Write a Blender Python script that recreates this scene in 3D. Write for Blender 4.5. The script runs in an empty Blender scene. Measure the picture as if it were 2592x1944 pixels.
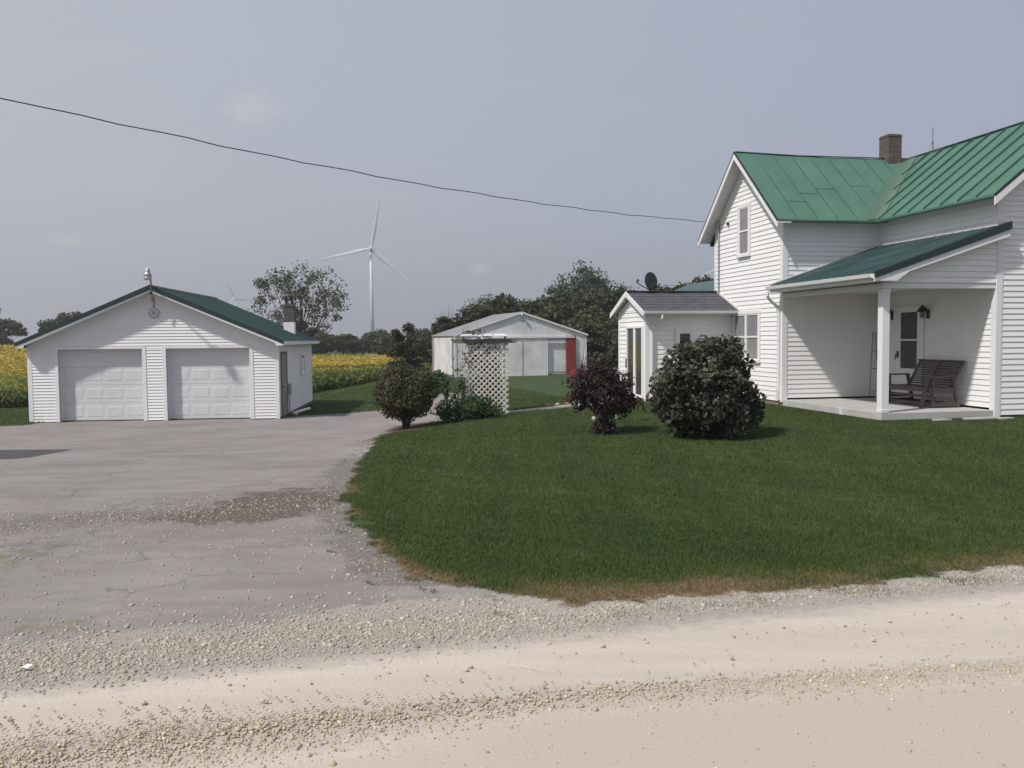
import bpy, math, random
import numpy as np
from mathutils import Vector, Matrix
random.seed(7); RS=np.random.RandomState(11)
S=bpy.context.scene
COL=S.collection
# ------------------------------------------------------------------ camera
F=2224.4/2592
cam=bpy.data.cameras.new('camera'); cam.sensor_width=36; cam.lens=36*F; cam.clip_end=9000; cam.clip_start=.05
co=bpy.data.objects.new('camera',cam); COL.objects.link(co); S.camera=co
PT,RL=.0521,-.0087
co.matrix_world=Matrix.Translation((0,0,2))@Matrix.Rotation(math.pi/2-PT,4,'X')@Matrix.Rotation(RL,4,'Z')
# ------------------------------------------------------------------ sun and sky
SUN=Vector((-.789,-.614,1.192)).normalized()
ELEV=math.asin(SUN.z); AZ=math.atan2(SUN.x,SUN.y)
sl=bpy.data.lights.new('sun','SUN'); sl.energy=3.9; sl.angle=math.radians(2.6); sl.color=(1,.955,.9)
so=bpy.data.objects.new('sun',sl); COL.objects.link(so); so.rotation_euler=SUN.to_track_quat('Z','Y').to_euler()
w=bpy.data.worlds.new('World'); S.world=w; w.use_nodes=True
nt=w.node_tree; N=nt.nodes; Lk=nt.links; N.clear()
out=N.new('ShaderNodeOutputWorld'); bg=N.new('ShaderNodeBackground'); sky=N.new('ShaderNodeTexSky')
sky.sky_type='NISHITA'; sky.sun_disc=False; sky.sun_elevation=ELEV; sky.sun_rotation=AZ
sky.altitude=250; sky.air_density=1.0; sky.dust_density=3.0; sky.ozone_density=2.5
hs=N.new('ShaderNodeHueSaturation'); hs.inputs['Saturation'].default_value=.5
Lk.new(sky.outputs[0],hs.inputs['Color'])
hz=N.new('ShaderNodeMixRGB'); hz.inputs['Fac'].default_value=.88; hz.inputs['Color2'].default_value=(3.55,3.85,4.7,1)
Lk.new(hs.outputs[0],hz.inputs['Color1'])
# soft small clouds low in the haze
tc=N.new('ShaderNodeTexCoord'); mp=N.new('ShaderNodeMapping'); mp.inputs['Scale'].default_value=(3.2,3.2,13)
Lk.new(tc.outputs['Generated'],mp.inputs['Vector'])
sx=N.new('ShaderNodeVectorMath'); sx.operation='DOT_PRODUCT'; sx.inputs[1].default_value=(.96,.1,.26); Lk.new(tc.outputs['Generated'],sx.inputs[0])
sm_=N.new('ShaderNodeMapRange'); sm_.inputs['From Min'].default_value=-.35; sm_.inputs['From Max'].default_value=.62; Lk.new(sx.outputs['Value'],sm_.inputs['Value'])
hc=N.new('ShaderNodeMixRGB'); hc.inputs['Color1'].default_value=(3.72,3.98,4.48,1); hc.inputs['Color2'].default_value=(2.82,3.16,4.2,1); Lk.new(sm_.outputs[0],hc.inputs['Fac']); Lk.new(hc.outputs[0],hz.inputs['Color2'])
nz=N.new('ShaderNodeTexNoise'); nz.inputs['Scale'].default_value=2.1; nz.inputs['Detail'].default_value=7; nz.inputs['Roughness'].default_value=.55
Lk.new(mp.outputs[0],nz.inputs['Vector'])
cr=N.new('ShaderNodeMapRange'); cr.inputs['From Min'].default_value=.56; cr.inputs['From Max'].default_value=.85; cr.inputs['To Max'].default_value=.22
Lk.new(nz.outputs['Fac'],cr.inputs['Value'])
cm=N.new('ShaderNodeMixRGB'); cm.inputs['Color2'].default_value=(4.7,4.5,4.6,1)
Lk.new(cr.outputs[0],cm.inputs['Fac']); Lk.new(hz.outputs[0],cm.inputs['Color1'])
# two small bright puffs
def puff(direction,size,col_in,stretch=2.6,strength=.35):
    d=Vector(direction).normalized()
    sub=N.new('ShaderNodeVectorMath'); sub.operation='SUBTRACT'; sub.inputs[1].default_value=d
    Lk.new(tc.outputs['Generated'],sub.inputs[0])
    sc=N.new('ShaderNodeVectorMath'); sc.operation='MULTIPLY'; sc.inputs[1].default_value=(1/size,1/size,stretch/size)
    Lk.new(sub.outputs[0],sc.inputs[0])
    n2=N.new('ShaderNodeTexNoise'); n2.inputs['Scale'].default_value=1.3; n2.inputs['Detail'].default_value=6
    Lk.new(sc.outputs[0],n2.inputs['Vector'])
    ln=N.new('ShaderNodeVectorMath'); ln.operation='LENGTH'; Lk.new(sc.outputs[0],ln.inputs[0])
    ad=N.new('ShaderNodeMath'); ad.operation='MULTIPLY_ADD'; ad.inputs[1].default_value=-1.9; Lk.new(n2.outputs['Fac'],ad.inputs[0]); Lk.new(ln.outputs['Value'],ad.inputs[2])
    r=N.new('ShaderNodeMapRange'); r.inputs['From Min'].default_value=.15; r.inputs['From Max'].default_value=-.75; r.inputs['To Max'].default_value=strength
    Lk.new(ad.outputs[0],r.inputs['Value'])
    m=N.new('ShaderNodeMixRGB'); m.inputs['Color2'].default_value=(6.0,5.7,5.6,1); Lk.new(r.outputs[0],m.inputs['Fac']); Lk.new(col_in,m.inputs['Color1'])
    return m.outputs[0]
c=puff((-.2905,1,.262),.034,cm.outputs[0],1.9,.26)
c=puff((-.035,1,.079),.014,c,2.0,.75)
c=puff((-.50,1,.115),.022,c,3.2,.35)
bg.inputs['Strength'].default_value=.118
Lk.new(c,bg.inputs['Color']); Lk.new(bg.outputs[0],out.inputs['Surface'])
S.view_settings.view_transform='Standard'; S.view_settings.look='None'; S.view_settings.exposure=.16; S.view_settings.gamma=1
S.render.engine='CYCLES'; S.render.resolution_x=1024; S.render.resolution_y=768

# ------------------------------------------------------------------ materials
MATS={}
def newmat(name):
    m=bpy.data.materials.new(name); m.use_nodes=True; MATS[name]=m
    return m,m.node_tree.nodes,m.node_tree.links,m.node_tree.nodes['Principled BSDF']
def mat(name,col,rough=.7,var=.12,scale=4.,col2=None,bump=0,bscale=40,metal=0,spec=.5,stretch=(1,1,1),coord='Object',detail=6):
    m,n,l,b=newmat(name)
    b.inputs['Roughness'].default_value=rough; b.inputs['Metallic'].default_value=metal; b.inputs['Specular IOR Level'].default_value=spec
    t=n.new('ShaderNodeTexCoord'); mp=n.new('ShaderNodeMapping'); mp.inputs['Scale'].default_value=stretch; l.new(t.outputs[coord],mp.inputs[0])
    z=n.new('ShaderNodeTexNoise'); z.inputs['Scale'].default_value=scale; z.inputs['Detail'].default_value=detail; z.inputs['Roughness'].default_value=.6; l.new(mp.outputs[0],z.inputs['Vector'])
    r=n.new('ShaderNodeMapRange'); r.inputs['From Min'].default_value=.3; r.inputs['From Max'].default_value=.7; l.new(z.outputs['Fac'],r.inputs['Value'])
    mx=n.new('ShaderNodeMixRGB')
    c2=col2 or tuple(c*(1-var*2) for c in col)
    mx.inputs['Color1'].default_value=(*col,1); mx.inputs['Color2'].default_value=(*c2,1)
    l.new(r.outputs[0],mx.inputs['Fac']); l.new(mx.outputs[0],b.inputs['Base Color'])
    if bump:
        z2=n.new('ShaderNodeTexNoise'); z2.inputs['Scale'].default_value=bscale; z2.inputs['Detail'].default_value=5; l.new(mp.outputs[0],z2.inputs['Vector'])
        bp=n.new('ShaderNodeBump'); bp.inputs['Strength'].default_value=bump; bp.inputs['Distance'].default_value=.02; l.new(z2.outputs['Fac'],bp.inputs['Height']); l.new(bp.outputs[0],b.inputs['Normal'])
    return m
WHITE=mat('vinyl_white',(.81,.80,.80),.55,.04,.9,(.75,.74,.73),spec=.3)
WHITEG=mat('garage_vinyl',(.79,.78,.78),.55,.04,1.2,(.73,.72,.71),spec=.3)
TRIM=mat('trim_white',(.76,.75,.76),.45,.03,2,spec=.4)
SOFF=mat('soffit_white',(.66,.65,.64),.6,.05,2)
DOORW=mat('garage_door_white',(.64,.64,.645),.5,.05,1.5)
DROOF=mat('dark_green_metal',(.030,.068,.064),.42,.1,.8,(.038,.08,.075),spec=.5)
DROOFT=mat('dark_green_trim',(.014,.03,.032),.5,.1,2)
SHING=mat('grey_shingle',(.10,.10,.115),.95,.3,9,(.055,.055,.07),.6,90,stretch=(1,1,3))
CONC=mat('porch_concrete',(.46,.45,.43),.85,.12,2.2,(.36,.35,.33),.25,60)
CONC2=mat('walk_concrete',(.40,.37,.33),.9,.15,3,bump=.3)
GUT=mat('gutter_white',(.70,.70,.70),.4,.05,3)
GALV=mat('galvanised',(.42,.43,.44),.45,.15,8,metal=.5)
DARKM=mat('dark_metal',(.03,.03,.035),.5,.2,8)
BLACKP=mat('black_paint',(.015,.017,.022),.5,.2,8)
WOODO=mat('weathered_wood',(.135,.11,.095),.85,.3,14,(.07,.055,.05),.5,60,stretch=(1,.2,1))
WOODG=mat('grey_board',(.24,.20,.17),.9,.3,6,(.13,.11,.095),.5,50,stretch=(.3,1,1))
LATT=mat('lattice_white',(.70,.66,.62),.7,.12,5,(.55,.50,.46))
BARK=mat('bark',(.085,.07,.058),.95,.3,6,(.045,.037,.03),.8,30)
BARKG=mat('bare_bark',(.16,.13,.12),.95,.2,6,bump=.4)
SOIL=mat('mulch',(.085,.055,.042),1,.4,9,(.14,.095,.075),1,50)
RED=mat('red_paint',(.28,.035,.03),.6,.2,3,(.20,.025,.025))
ORANGE=mat('orange_red_paint',(.42,.06,.03),.5,.2,3)
BARNW=mat('barn_steel_white',(.82,.80,.79),.45,.06,.6,(.52,.52,.53))
BARNR=mat('barn_roof_steel',(.44,.45,.45),.4,.08,.5,(.37,.375,.38),spec=.5)
TURB=mat('turbine_white',(.62,.66,.70),.5,.03,.01)
BRASS=mat('rust_handle',(.06,.05,.04),.5,.1,8)
FOUND=mat('foundation_block',(.27,.19,.155),.95,.3,7,(.17,.125,.105),.6,40)
POT=mat('pot_white',(.6,.6,.6),.5,.05,5)
PALE=mat('pale_stone',(.5,.48,.44),.9,.2,10,bump=.5)
def glassmat(name,col,curtain=None,rough=.06,scale=14):
    m,n,l,b=newmat(name); b.inputs['Roughness'].default_value=rough; b.inputs['Specular IOR Level'].default_value=.6
    t=n.new('ShaderNodeTexCoord'); mp=n.new('ShaderNodeMapping'); mp.inputs['Scale'].default_value=(1,1,.12); l.new(t.outputs['Object'],mp.inputs[0])
    z=n.new('ShaderNodeTexNoise'); z.inputs['Scale'].default_value=scale; z.inputs['Detail'].default_value=3; l.new(mp.outputs[0],z.inputs['Vector'])
    r=n.new('ShaderNodeMapRange'); r.inputs['From Min'].default_value=.4; r.inputs['From Max'].default_value=.65; l.new(z.outputs['Fac'],r.inputs['Value'])
    mx=n.new('ShaderNodeMixRGB'); mx.inputs['Color1'].default_value=(*col,1); mx.inputs['Color2'].default_value=(*(curtain or [c*1.6 for c in col]),1)
    l.new(r.outputs[0],mx.inputs['Fac']); l.new(mx.outputs[0],b.inputs['Base Color']); return m
GLASS=glassmat('window_glass',(.10,.10,.115),(.17,.165,.18))
GLASSC=glassmat('curtained_glass',(.19,.185,.20),(.27,.26,.28),scale=20)
GLASSD=glassmat('dark_glass',(.045,.047,.045),(.07,.072,.07))
def brick(name,c1,c2,mortar,scale=1.,axis='Object'):
    m,n,l,b=newmat(name); b.inputs['Roughness'].default_value=.95
    t=n.new('ShaderNodeTexCoord')
    sp=n.new('ShaderNodeSeparateXYZ'); l.new(t.outputs[axis],sp.inputs[0])
    ad=n.new('ShaderNodeMath'); ad.operation='ADD'; l.new(sp.outputs['X'],ad.inputs[0]); l.new(sp.outputs['Y'],ad.inputs[1])
    cb=n.new('ShaderNodeCombineXYZ'); l.new(ad.outputs[0],cb.inputs['X']); l.new(sp.outputs['Z'],cb.inputs['Y'])
    br=n.new('ShaderNodeTexBrick'); br.inputs['Scale'].default_value=scale; br.inputs['Brick Width'].default_value=.2; br.inputs['Row Height'].default_value=.075; br.inputs['Mortar Size'].default_value=.008
    br.inputs['Color1'].default_value=(*c1,1); br.inputs['Color2'].default_value=(*c2,1); br.inputs['Mortar'].default_value=(*mortar,1)
    l.new(cb.outputs[0],br.inputs['Vector'])
    z=n.new('ShaderNodeTexNoise'); z.inputs['Scale'].default_value=9; z.inputs['Detail'].default_value=6; l.new(t.outputs[axis],z.inputs['Vector'])
    mx=n.new('ShaderNodeMixRGB'); mx.blend_type='MULTIPLY'; mx.inputs['Fac'].default_value=.7; l.new(br.outputs['Color'],mx.inputs['Color1']); l.new(z.outputs['Color'],mx.inputs['Color2'])
    g=n.new('ShaderNodeMixRGB'); g.blend_type='MULTIPLY'; g.inputs['Fac'].default_value=1; g.inputs['Color2'].default_value=(1.7,1.7,1.7,1); l.new(mx.outputs[0],g.inputs['Color1'])
    l.new(g.outputs[0],b.inputs['Base Color'])
    bp=n.new('ShaderNodeBump'); bp.inputs['Strength'].default_value=.8; bp.inputs['Distance'].default_value=.012; l.new(br.outputs['Fac'],bp.inputs['Height']); bp.invert=True; l.new(bp.outputs[0],b.inputs['Normal'])
    return m
BRICK=brick('chimney_brick',(.105,.072,.062),(.075,.055,.05),(.12,.10,.092))
BRICKR=brick('edging_brick',(.36,.12,.07),(.27,.10,.07),(.25,.2,.16))
BRICKG=brick('garage_brick',(.10,.08,.075),(.075,.065,.062),(.10,.09,.088))
# old painted standing seam roof: green, chalky, with worn patches
def oldroof():
    m,n,l,b=newmat('old_green_roof'); b.inputs['Roughness'].default_value=.6
    t=n.new('ShaderNodeTexCoord')
    z=n.new('ShaderNodeTexNoise'); z.inputs['Scale'].default_value=1.1; z.inputs['Detail'].default_value=8; z.inputs['Roughness'].default_value=.65; l.new(t.outputs['Object'],z.inputs['Vector'])
    r=n.new('ShaderNodeValToRGB'); e=r.color_ramp.elements
    e[0].position=.3; e[0].color=(.052,.135,.092,1); e[1].position=.7; e[1].color=(.080,.168,.125,1)
    l.new(z.outputs['Fac'],r.inputs[0])
    z2=n.new('ShaderNodeTexNoise'); z2.inputs['Scale'].default_value=22; z2.inputs['Detail'].default_value=4; l.new(t.outputs['Object'],z2.inputs['Vector'])
    r2=n.new('ShaderNodeMapRange'); r2.inputs['From Min'].default_value=.62; r2.inputs['From Max'].default_value=.75; r2.inputs['To Max'].default_value=.5; l.new(z2.outputs['Fac'],r2.inputs['Value'])
    mx=n.new('ShaderNodeMixRGB'); mx.inputs['Color2'].default_value=(.10,.13,.10,1); l.new(r2.outputs[0],mx.inputs['Fac']); l.new(r.outputs[0],mx.inputs['Color1'])
    l.new(mx.outputs[0],b.inputs['Base Color'])
    bp=n.new('ShaderNodeBump'); bp.inputs['Strength'].default_value=.35; bp.inputs['Distance'].default_value=.05; l.new(z.outputs['Fac'],bp.inputs['Height']); l.new(bp.outputs[0],b.inputs['Normal'])
    return m
OLDR=oldroof()
SEAMA=mat('flat_seam_green',(.044,.112,.08),.6,.1,3)
SEAM=mat('roof_seam_green',(.035,.11,.085),.6,.1,3)
VALLEY=mat('worn_valley_green',(.095,.15,.112),.7,.2,3,(.07,.13,.095))
def leafmat(name,cA,cB,cC=None,trans=.3,rough=.6):
    m,n,l,b=newmat(name)
    at=n.new('ShaderNodeAttribute'); at.attribute_name='tone'
    r=n.new('ShaderNodeValToRGB'); e=r.color_ramp.elements
    e[0].position=0; e[0].color=(*cA,1); e[1].position=1; e[1].color=(*(cC or cB),1)
    if cC: x=e.new(.6); x.color=(*cB,1)
    l.new(at.outputs['Fac'],r.inputs[0]); l.new(r.outputs[0],b.inputs['Base Color'])
    b.inputs['Roughness'].default_value=rough; b.inputs['Specular IOR Level'].default_value=.25
    tr=n.new('ShaderNodeBsdfTranslucent'); l.new(r.outputs[0],tr.inputs[0])
    mx=n.new('ShaderNodeMixShader'); mx.inputs[0].default_value=trans; l.new(b.outputs[0],mx.inputs[1]); l.new(tr.outputs[0],mx.inputs[2])
    l.new(mx.outputs[0],n['Material Output'].inputs[0]); return m
LGREEN=leafmat('leaf_dark_bush',(.038,.045,.028),(.070,.080,.050),(.125,.132,.095))
LPURP=leafmat('leaf_purple',(.026,.014,.017),(.046,.026,.029),(.07,.042,.040))
LBURN=leafmat('leaf_burning_bush',(.042,.050,.024),(.082,.082,.040),(.125,.10,.056))
LROSE=leafmat('leaf_rose',(.02,.04,.014),(.045,.08,.028),(.08,.12,.045))
LTREE=[leafmat('leaf_tree_dark',(.036,.044,.022),(.062,.072,.036),(.10,.11,.055)),
       leafmat('leaf_tree_mid',(.046,.058,.024),(.08,.096,.038),(.14,.15,.06)),
       leafmat('leaf_tree_grey',(.06,.078,.055),(.12,.145,.10),(.24,.26,.20)),
       leafmat('leaf_tree_brown',(.052,.050,.030),(.085,.08,.046),(.12,.11,.055))]
LGRASS=leafmat('grass_blades',(.040,.068,.021),(.090,.122,.032),(.24,.18,.09),trans=.3)
LCROP=leafmat('soy_leaf',(.055,.078,.024),(.25,.26,.05),(.55,.40,.065),trans=.3)

# ------------------------------------------------------------------ mesh helpers
class MB:
    def __init__(s): s.v=[]; s.f=[]; s.ch=[]
    def add(s,vs,fs):
        s.ch.append((len(s.v),len(s.f))); o=len(s.v); s.v+= [tuple(v) for v in vs]; s.f+=[[i+o for i in f] for f in fs]; return s
    def box(s,x0,x1,y0,y1,z0,z1):
        return s.add([(x0,y0,z0),(x1,y0,z0),(x1,y1,z0),(x0,y1,z0),(x0,y0,z1),(x1,y0,z1),(x1,y1,z1),(x0,y1,z1)],
            [(0,3,2,1),(4,5,6,7),(0,1,5,4),(1,2,6,5),(2,3,7,6),(3,0,4,7)])
    def prism(s,poly,vec):
        n=len(poly); p=[Vector(q) for q in poly]; v=Vector(vec)
        return s.add([tuple(q) for q in p]+[tuple(q+v) for q in p],
            [tuple(range(n))[::-1],tuple(range(n,2*n))]+[(i,(i+1)%n,n+(i+1)%n,n+i) for i in range(n)])
    def bar(s,a,b,w,h=None,up=(0,0,1)):
        a=Vector(a);b=Vector(b);h=h or w;d=(b-a).normalized();u=Vector(up)
        if abs(d.dot(u))>.98: u=Vector((1,0,0))
        r=d.cross(u).normalized();u=r.cross(d).normalized()
        q=[a+r*x*w/2+u*y*h/2 for x,y in ((-1,-1),(1,-1),(1,1),(-1,1))]
        return s.prism([tuple(k) for k in q],tuple(b-a))
    def tube(s,pts,rad,n=8,cap=True):
        pts=[Vector(p) for p in pts]; m=len(pts)
        if not hasattr(rad,'__len__'): rad=[rad]*m
        vs=[];up=None
        for i,p in enumerate(pts):
            d=(pts[min(i+1,m-1)]-pts[max(i-1,0)]).normalized()
            if up is None:
                up=Vector((0,0,1)) if abs(d.z)<.9 else Vector((1,0,0))
            r=d.cross(up).normalized(); up=r.cross(d).normalized()
            for k in range(n):
                a=2*math.pi*k/n; vs.append(tuple(p+(r*math.cos(a)+up*math.sin(a))*rad[i]))
        fs=[(i*n+k,i*n+(k+1)%n,(i+1)*n+(k+1)%n,(i+1)*n+k) for i in range(m-1) for k in range(n)]
        if cap: fs+=[tuple(range(n))[::-1],tuple(range((m-1)*n,m*n))]
        return s.add(vs,fs)
    def lathe(s,prof,c=(0,0,0),n=20,M=None):
        vs=[];
        for r,z in prof:
            for k in range(n):
                a=2*math.pi*k/n; v=Vector((r*math.cos(a),r*math.sin(a),z))
                if M: v=M@v
                vs.append(tuple(v+Vector(c)))
        m=len(prof)
        fs=[(i*n+k,i*n+(k+1)%n,(i+1)*n+(k+1)%n,(i+1)*n+k) for i in range(m-1) for k in range(n)]
        fs+=[tuple(range(n))[::-1],tuple(range((m-1)*n,m*n))]
        return s.add(vs,fs)
    def build(s,name,m,parent=None,smooth=False,bevel=0):
        if name in ('corner_board','corner_trim','fascia','rake_board','drip_edge','soffit','flashing','rake_trim','porch_beam','ridge_cap','valley_flashing') and len(s.ch)>1:
            ends=s.ch[1:]+[(len(s.v),len(s.f))]; o=None
            for (v0,f0),(v1,f1) in zip(s.ch,ends):
                q=MB(); q.v=s.v[v0:v1]; q.f=[[i-v0 for i in f] for f in s.f[f0:f1]]; o=q.build(name,m,parent,smooth,bevel)
            return o
        me=bpy.data.meshes.new(name); me.from_pydata(s.v,[],s.f); me.materials.append(m)
        if smooth:
            me.polygons.foreach_set('use_smooth',[True]*len(me.polygons))
        me.update()
        o=bpy.data.objects.new(name,me); COL.objects.link(o)
        if parent: o.parent=parent
        if bevel:
            b=o.modifiers.new('bevel','BEVEL'); b.width=bevel; b.segments=2; b.limit_method='ANGLE'
        return o
def tag(o,label=None,cat=None,group=None,kind=None):
    if label:o['label']=label
    if cat:o['category']=cat
    if group:o['group']=group
    if kind:o['kind']=kind
    return o
def thing(name,label,cat,loc=(0,0,0),rz=0,group=None):
    o=bpy.data.objects.new(name,None); COL.objects.link(o); o.location=loc; o.rotation_euler=(0,0,rz); o.empty_display_size=.3
    return tag(o,label,cat,group)
def copy_tree(o,parent=None):
    c=o.copy(); COL.objects.link(c); c.parent=parent
    for ch in list(o.children): copy_tree(ch,c)
    return c
def npmesh(name,V,Fs,m,parent=None,tone=None,smooth=False):
    """V (n,3), Fs (k,3|4) arrays -> object; tone per face"""
    V=np.asarray(V,dtype=np.float32); Fs=np.asarray(Fs,dtype=np.int32); k,c=Fs.shape
    me=bpy.data.meshes.new(name); me.vertices.add(len(V)); me.vertices.foreach_set('co',V.ravel())
    me.loops.add(k*c); me.loops.foreach_set('vertex_index',Fs.ravel())
    me.polygons.add(k); me.polygons.foreach_set('loop_start',np.arange(0,k*c,c,dtype=np.int32))
    if smooth: me.polygons.foreach_set('use_smooth',np.ones(k,dtype=bool))
    if tone is not None:
        a=me.attributes.new('tone','FLOAT','FACE'); a.data.foreach_set('value',np.asarray(tone,dtype=np.float32))
    me.materials.append(m); me.update(calc_edges=True); me.validate()
    o=bpy.data.objects.new(name,me); COL.objects.link(o)
    if parent:o.parent=parent
    return o
def unit(a): return a/np.maximum(np.linalg.norm(a,axis=1,keepdims=True),1e-9)
def leafgeo(C,size,outward=None,bias=.6,aspect=.62,rs=RS):
    n=len(C); nr=unit(rs.normal(size=(n,3)))
    if outward is not None: nr=unit(nr+outward*bias)
    nr[:,2]+=.25; nr=unit(nr)
    t=unit(np.cross(nr,unit(rs.normal(size=(n,3))))); b=np.cross(nr,t)
    sz=np.asarray(size)*rs.uniform(.65,1.25,n) ; sz=sz[:,None]
    V=np.stack([C-t*sz, C+b*sz*aspect+nr*sz*.15, C+t*sz, C-b*sz*aspect+nr*sz*.15],1).reshape(-1,3)
    return V,np.arange(4*n).reshape(n,4)

# ------------------------------------------------------------------ ground
def ss(a,b,x):
    t=np.clip((np.asarray(x,dtype=float)-a)/(b-a),0,1); return t*t*(3-2*t)
def gz(x,y):
    L=-.41*ss(9,25,y)-.1*ss(25,34,y)-.36*ss(34,62,y)-.3*ss(62,140,y)+2.3*ss(70,150,y)*ss(-30,-60,x)
    R=.28*ss(9,17,y)-.45*ss(24,34,y)-.70*ss(34,62,y)-.3*ss(62,140,y)
    q=ss(-6,4,x); return L*(1-q)+R*q
def g1(x,y): return float(gz(x,y))
RA=math.radians(15); 
def nroad(x,y): return -x*math.sin(RA)+y*math.cos(RA)
DRIVE=np.array([(-2.96,19.33),(-2.66,16.07),(-2.5,13.75),(-2.26,11.92),(-2.08,10.87),(-1.81,9.75),(-1.5,8.82),(-1.24,8.06),(-1.06,7.64),(-0.82,7.33),(-0.57,7.09),(-0.22,6.9),(0.07,6.64),(.3,6.5),
   (.3,5.4),(-5,4.0),(-12,2.5),(-8.2,5.6),(-5.6,7),(-5.15,8.2),(-6.3,9.8),(-9.5,13),(-13,18),(-16,24.2),(-14.2,25.4),(-14.0,26.6),(-7.2,27.2),(-6.87,27.88),(-5.23,29.26),(-4.62,29.87),(-3.4,34.4),(-3.2,40),(-2.2,40),(-2.0,35),(-1.9,26),(-1.4,23.3),(-2.37,22.24),(-2.62,20.87),(-2.9,20)])
def sdist(P,poly):
    """signed distance, positive inside"""
    x,y=P[:,0],P[:,1]; n=len(poly); d=np.full(len(P),1e9); ins=np.zeros(len(P),bool)
    for i in range(n):
        a=poly[i]; b=poly[(i+1)%n]; e=b-a; w_=P-a
        t=np.clip((w_@e)/(e@e),0,1); q=w_-t[:,None]*e; d=np.minimum(d,np.sqrt((q**2).sum(1)))
        c=(a[1]>y)!=(b[1]>y)
        with np.errstate(divide='ignore',invalid='ignore'):
            xi=(b[0]-a[0])*(y-a[1])/(b[1]-a[1]+1e-12)+a[0]
        ins^= c&(x<xi)
    return np.where(ins,d,-d)
def wob(x,y,s=1.,seed=0):
    return (np.sin(x*2.1*s+seed)+np.sin(y*2.7*s+1.3*seed+x*1.1*s)+np.sin((x+y)*4.3*s+seed*2)*.6+np.sin((x*1.7-y*2.2)*6.1*s)*.35)/2.95
def masks(x,y):
    P=np.stack([x,y],1); sd=sdist(P,DRIVE); nr=nroad(x,y)
    road_edge=5.62+.10*wob(x,y,.8,3)
    right_sh=6.02+.10*wob(x,y,1.1,5)+.22*np.clip((1.2-x)/2,0,1)
    lawn=np.clip(.5-(sd+.09*wob(x,y,2.2,1)+.08*wob(x,y,7,5))/.35,0,1)*np.clip((nr-right_sh+.10*wob(x,y,6,2))/.25+.5,0,1)
    return sd,nr,lawn
def ground_mat():
    m,n,l,b=newmat('ground_surface'); b.inputs['Roughness'].default_value=.95; b.inputs['Specular IOR Level'].default_value=.2
    T=n.new('ShaderNodeTexCoord').outputs['Object']
    def noise(sc,det=6,ro=.6,st=None):
        z=n.new('ShaderNodeTexNoise'); z.inputs['Scale'].default_value=sc; z.inputs['Detail'].default_value=det; z.inputs['Roughness'].default_value=ro
        if st:
            mp=n.new('ShaderNodeMapping'); mp.inputs['Scale'].default_value=st; mp.inputs['Rotation'].default_value=(0,0,-RA); l.new(T,mp.inputs[0]); l.new(mp.outputs[0],z.inputs['Vector'])
        else: l.new(T,z.inputs['Vector'])
        return z.outputs['Fac']
    def mr(v,a,b_,c=0,d=1):
        r=n.new('ShaderNodeMapRange'); r.inputs['From Min'].default_value=a; r.inputs['From Max'].default_value=b_; r.inputs['To Min'].default_value=c; r.inputs['To Max'].default_value=d; l.new(v,r.inputs['Value']); return r.outputs[0]
    def mix(f,c1,c2,bt='MIX'):
        x=n.new('ShaderNodeMixRGB'); x.blend_type=bt
        for s_,c_ in (('Fac',f),('Color1',c1),('Color2',c2)):
            if isinstance(c_,tuple): x.inputs[s_].default_value=(*c_,1)
            elif isinstance(c_,(int,float)): x.inputs[s_].default_value=c_
            else: l.new(c_,x.inputs[s_])
        return x.outputs[0]
    def math_(op,a,b_):
        x=n.new('ShaderNodeMath'); x.operation=op
        for i,c_ in enumerate((a,b_)):
            if isinstance(c_,(int,float)): x.inputs[i].default_value=c_
            else: l.new(c_,x.inputs[i])
        return x.outputs[0]
    def attr(k):
        a=n.new('ShaderNodeAttribute'); a.attribute_name=k; return a.outputs['Fac']
    def thr(k,sc=9,amp=.9,soft=.18,det=6):
        v=math_('ADD',attr(k),math_('MULTIPLY',math_('SUBTRACT',noise(sc,det),.5),amp)); return mr(v,.5-soft,.5+soft)
    vor=n.new('ShaderNodeTexVoronoi'); vor.inputs['Scale'].default_value=38; l.new(T,vor.inputs['Vector'])
    vor2=n.new('ShaderNodeTexVoronoi'); vor2.inputs['Scale'].default_value=85; l.new(T,vor2.inputs['Vector'])
    # asphalt, old and grey
    asp=mix(mr(noise(1.3,7,.65,(1,2.4,1)),.35,.65),(.275,.25,.235),(.195,.176,.165))
    asp=mix(mr(noise(.8,8,.7,(.5,2.0,1)),.46,.60,0,.75),asp,(.185,.165,.155))
    asp=mix(mr(noise(.5,4),.4,.7,0,.6),asp,(.315,.29,.275))
    asp=mix(mr(noise(60,3),.3,.7,0,.35),asp,(.16,.148,.142))
    # cracks
    vc=n.new('ShaderNodeTexVoronoi'); vc.feature='DISTANCE_TO_EDGE'; vc.inputs['Scale'].default_value=.75
    mpc=n.new('ShaderNodeMixRGB'); mpc.inputs['Fac'].default_value=.12; l.new(T,mpc.inputs['Color1']); zc=n.new('ShaderNodeTexNoise'); zc.inputs['Scale'].default_value=2.5; zc.inputs['Detail'].default_value=8; l.new(T,zc.inputs['Vector']); l.new(zc.outputs['Color'],mpc.inputs['Color2']); 
    mpc.blend_type='ADD'; mpc.inputs['Fac'].default_value=.5; l.new(mpc.outputs[0],vc.inputs['Vector'])
    crk=math_('MULTIPLY',mr(vc.outputs['Distance'],.018,.003),mr(noise(.9,3),.5,.6))
    vd=n.new('ShaderNodeTexVoronoi'); vd.feature='DISTANCE_TO_EDGE'; vd.inputs['Scale'].default_value=5.5; l.new(mpc.outputs[0],vd.inputs['Vector'])
    crk=math_('MAXIMUM',crk,math_('MULTIPLY',mr(vd.outputs['Distance'],.08,.02),thr('cracked',2.5,1.3,.1)))
    asp=mix(math_('MULTIPLY',crk,.38),asp,(.07,.065,.062))
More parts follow.
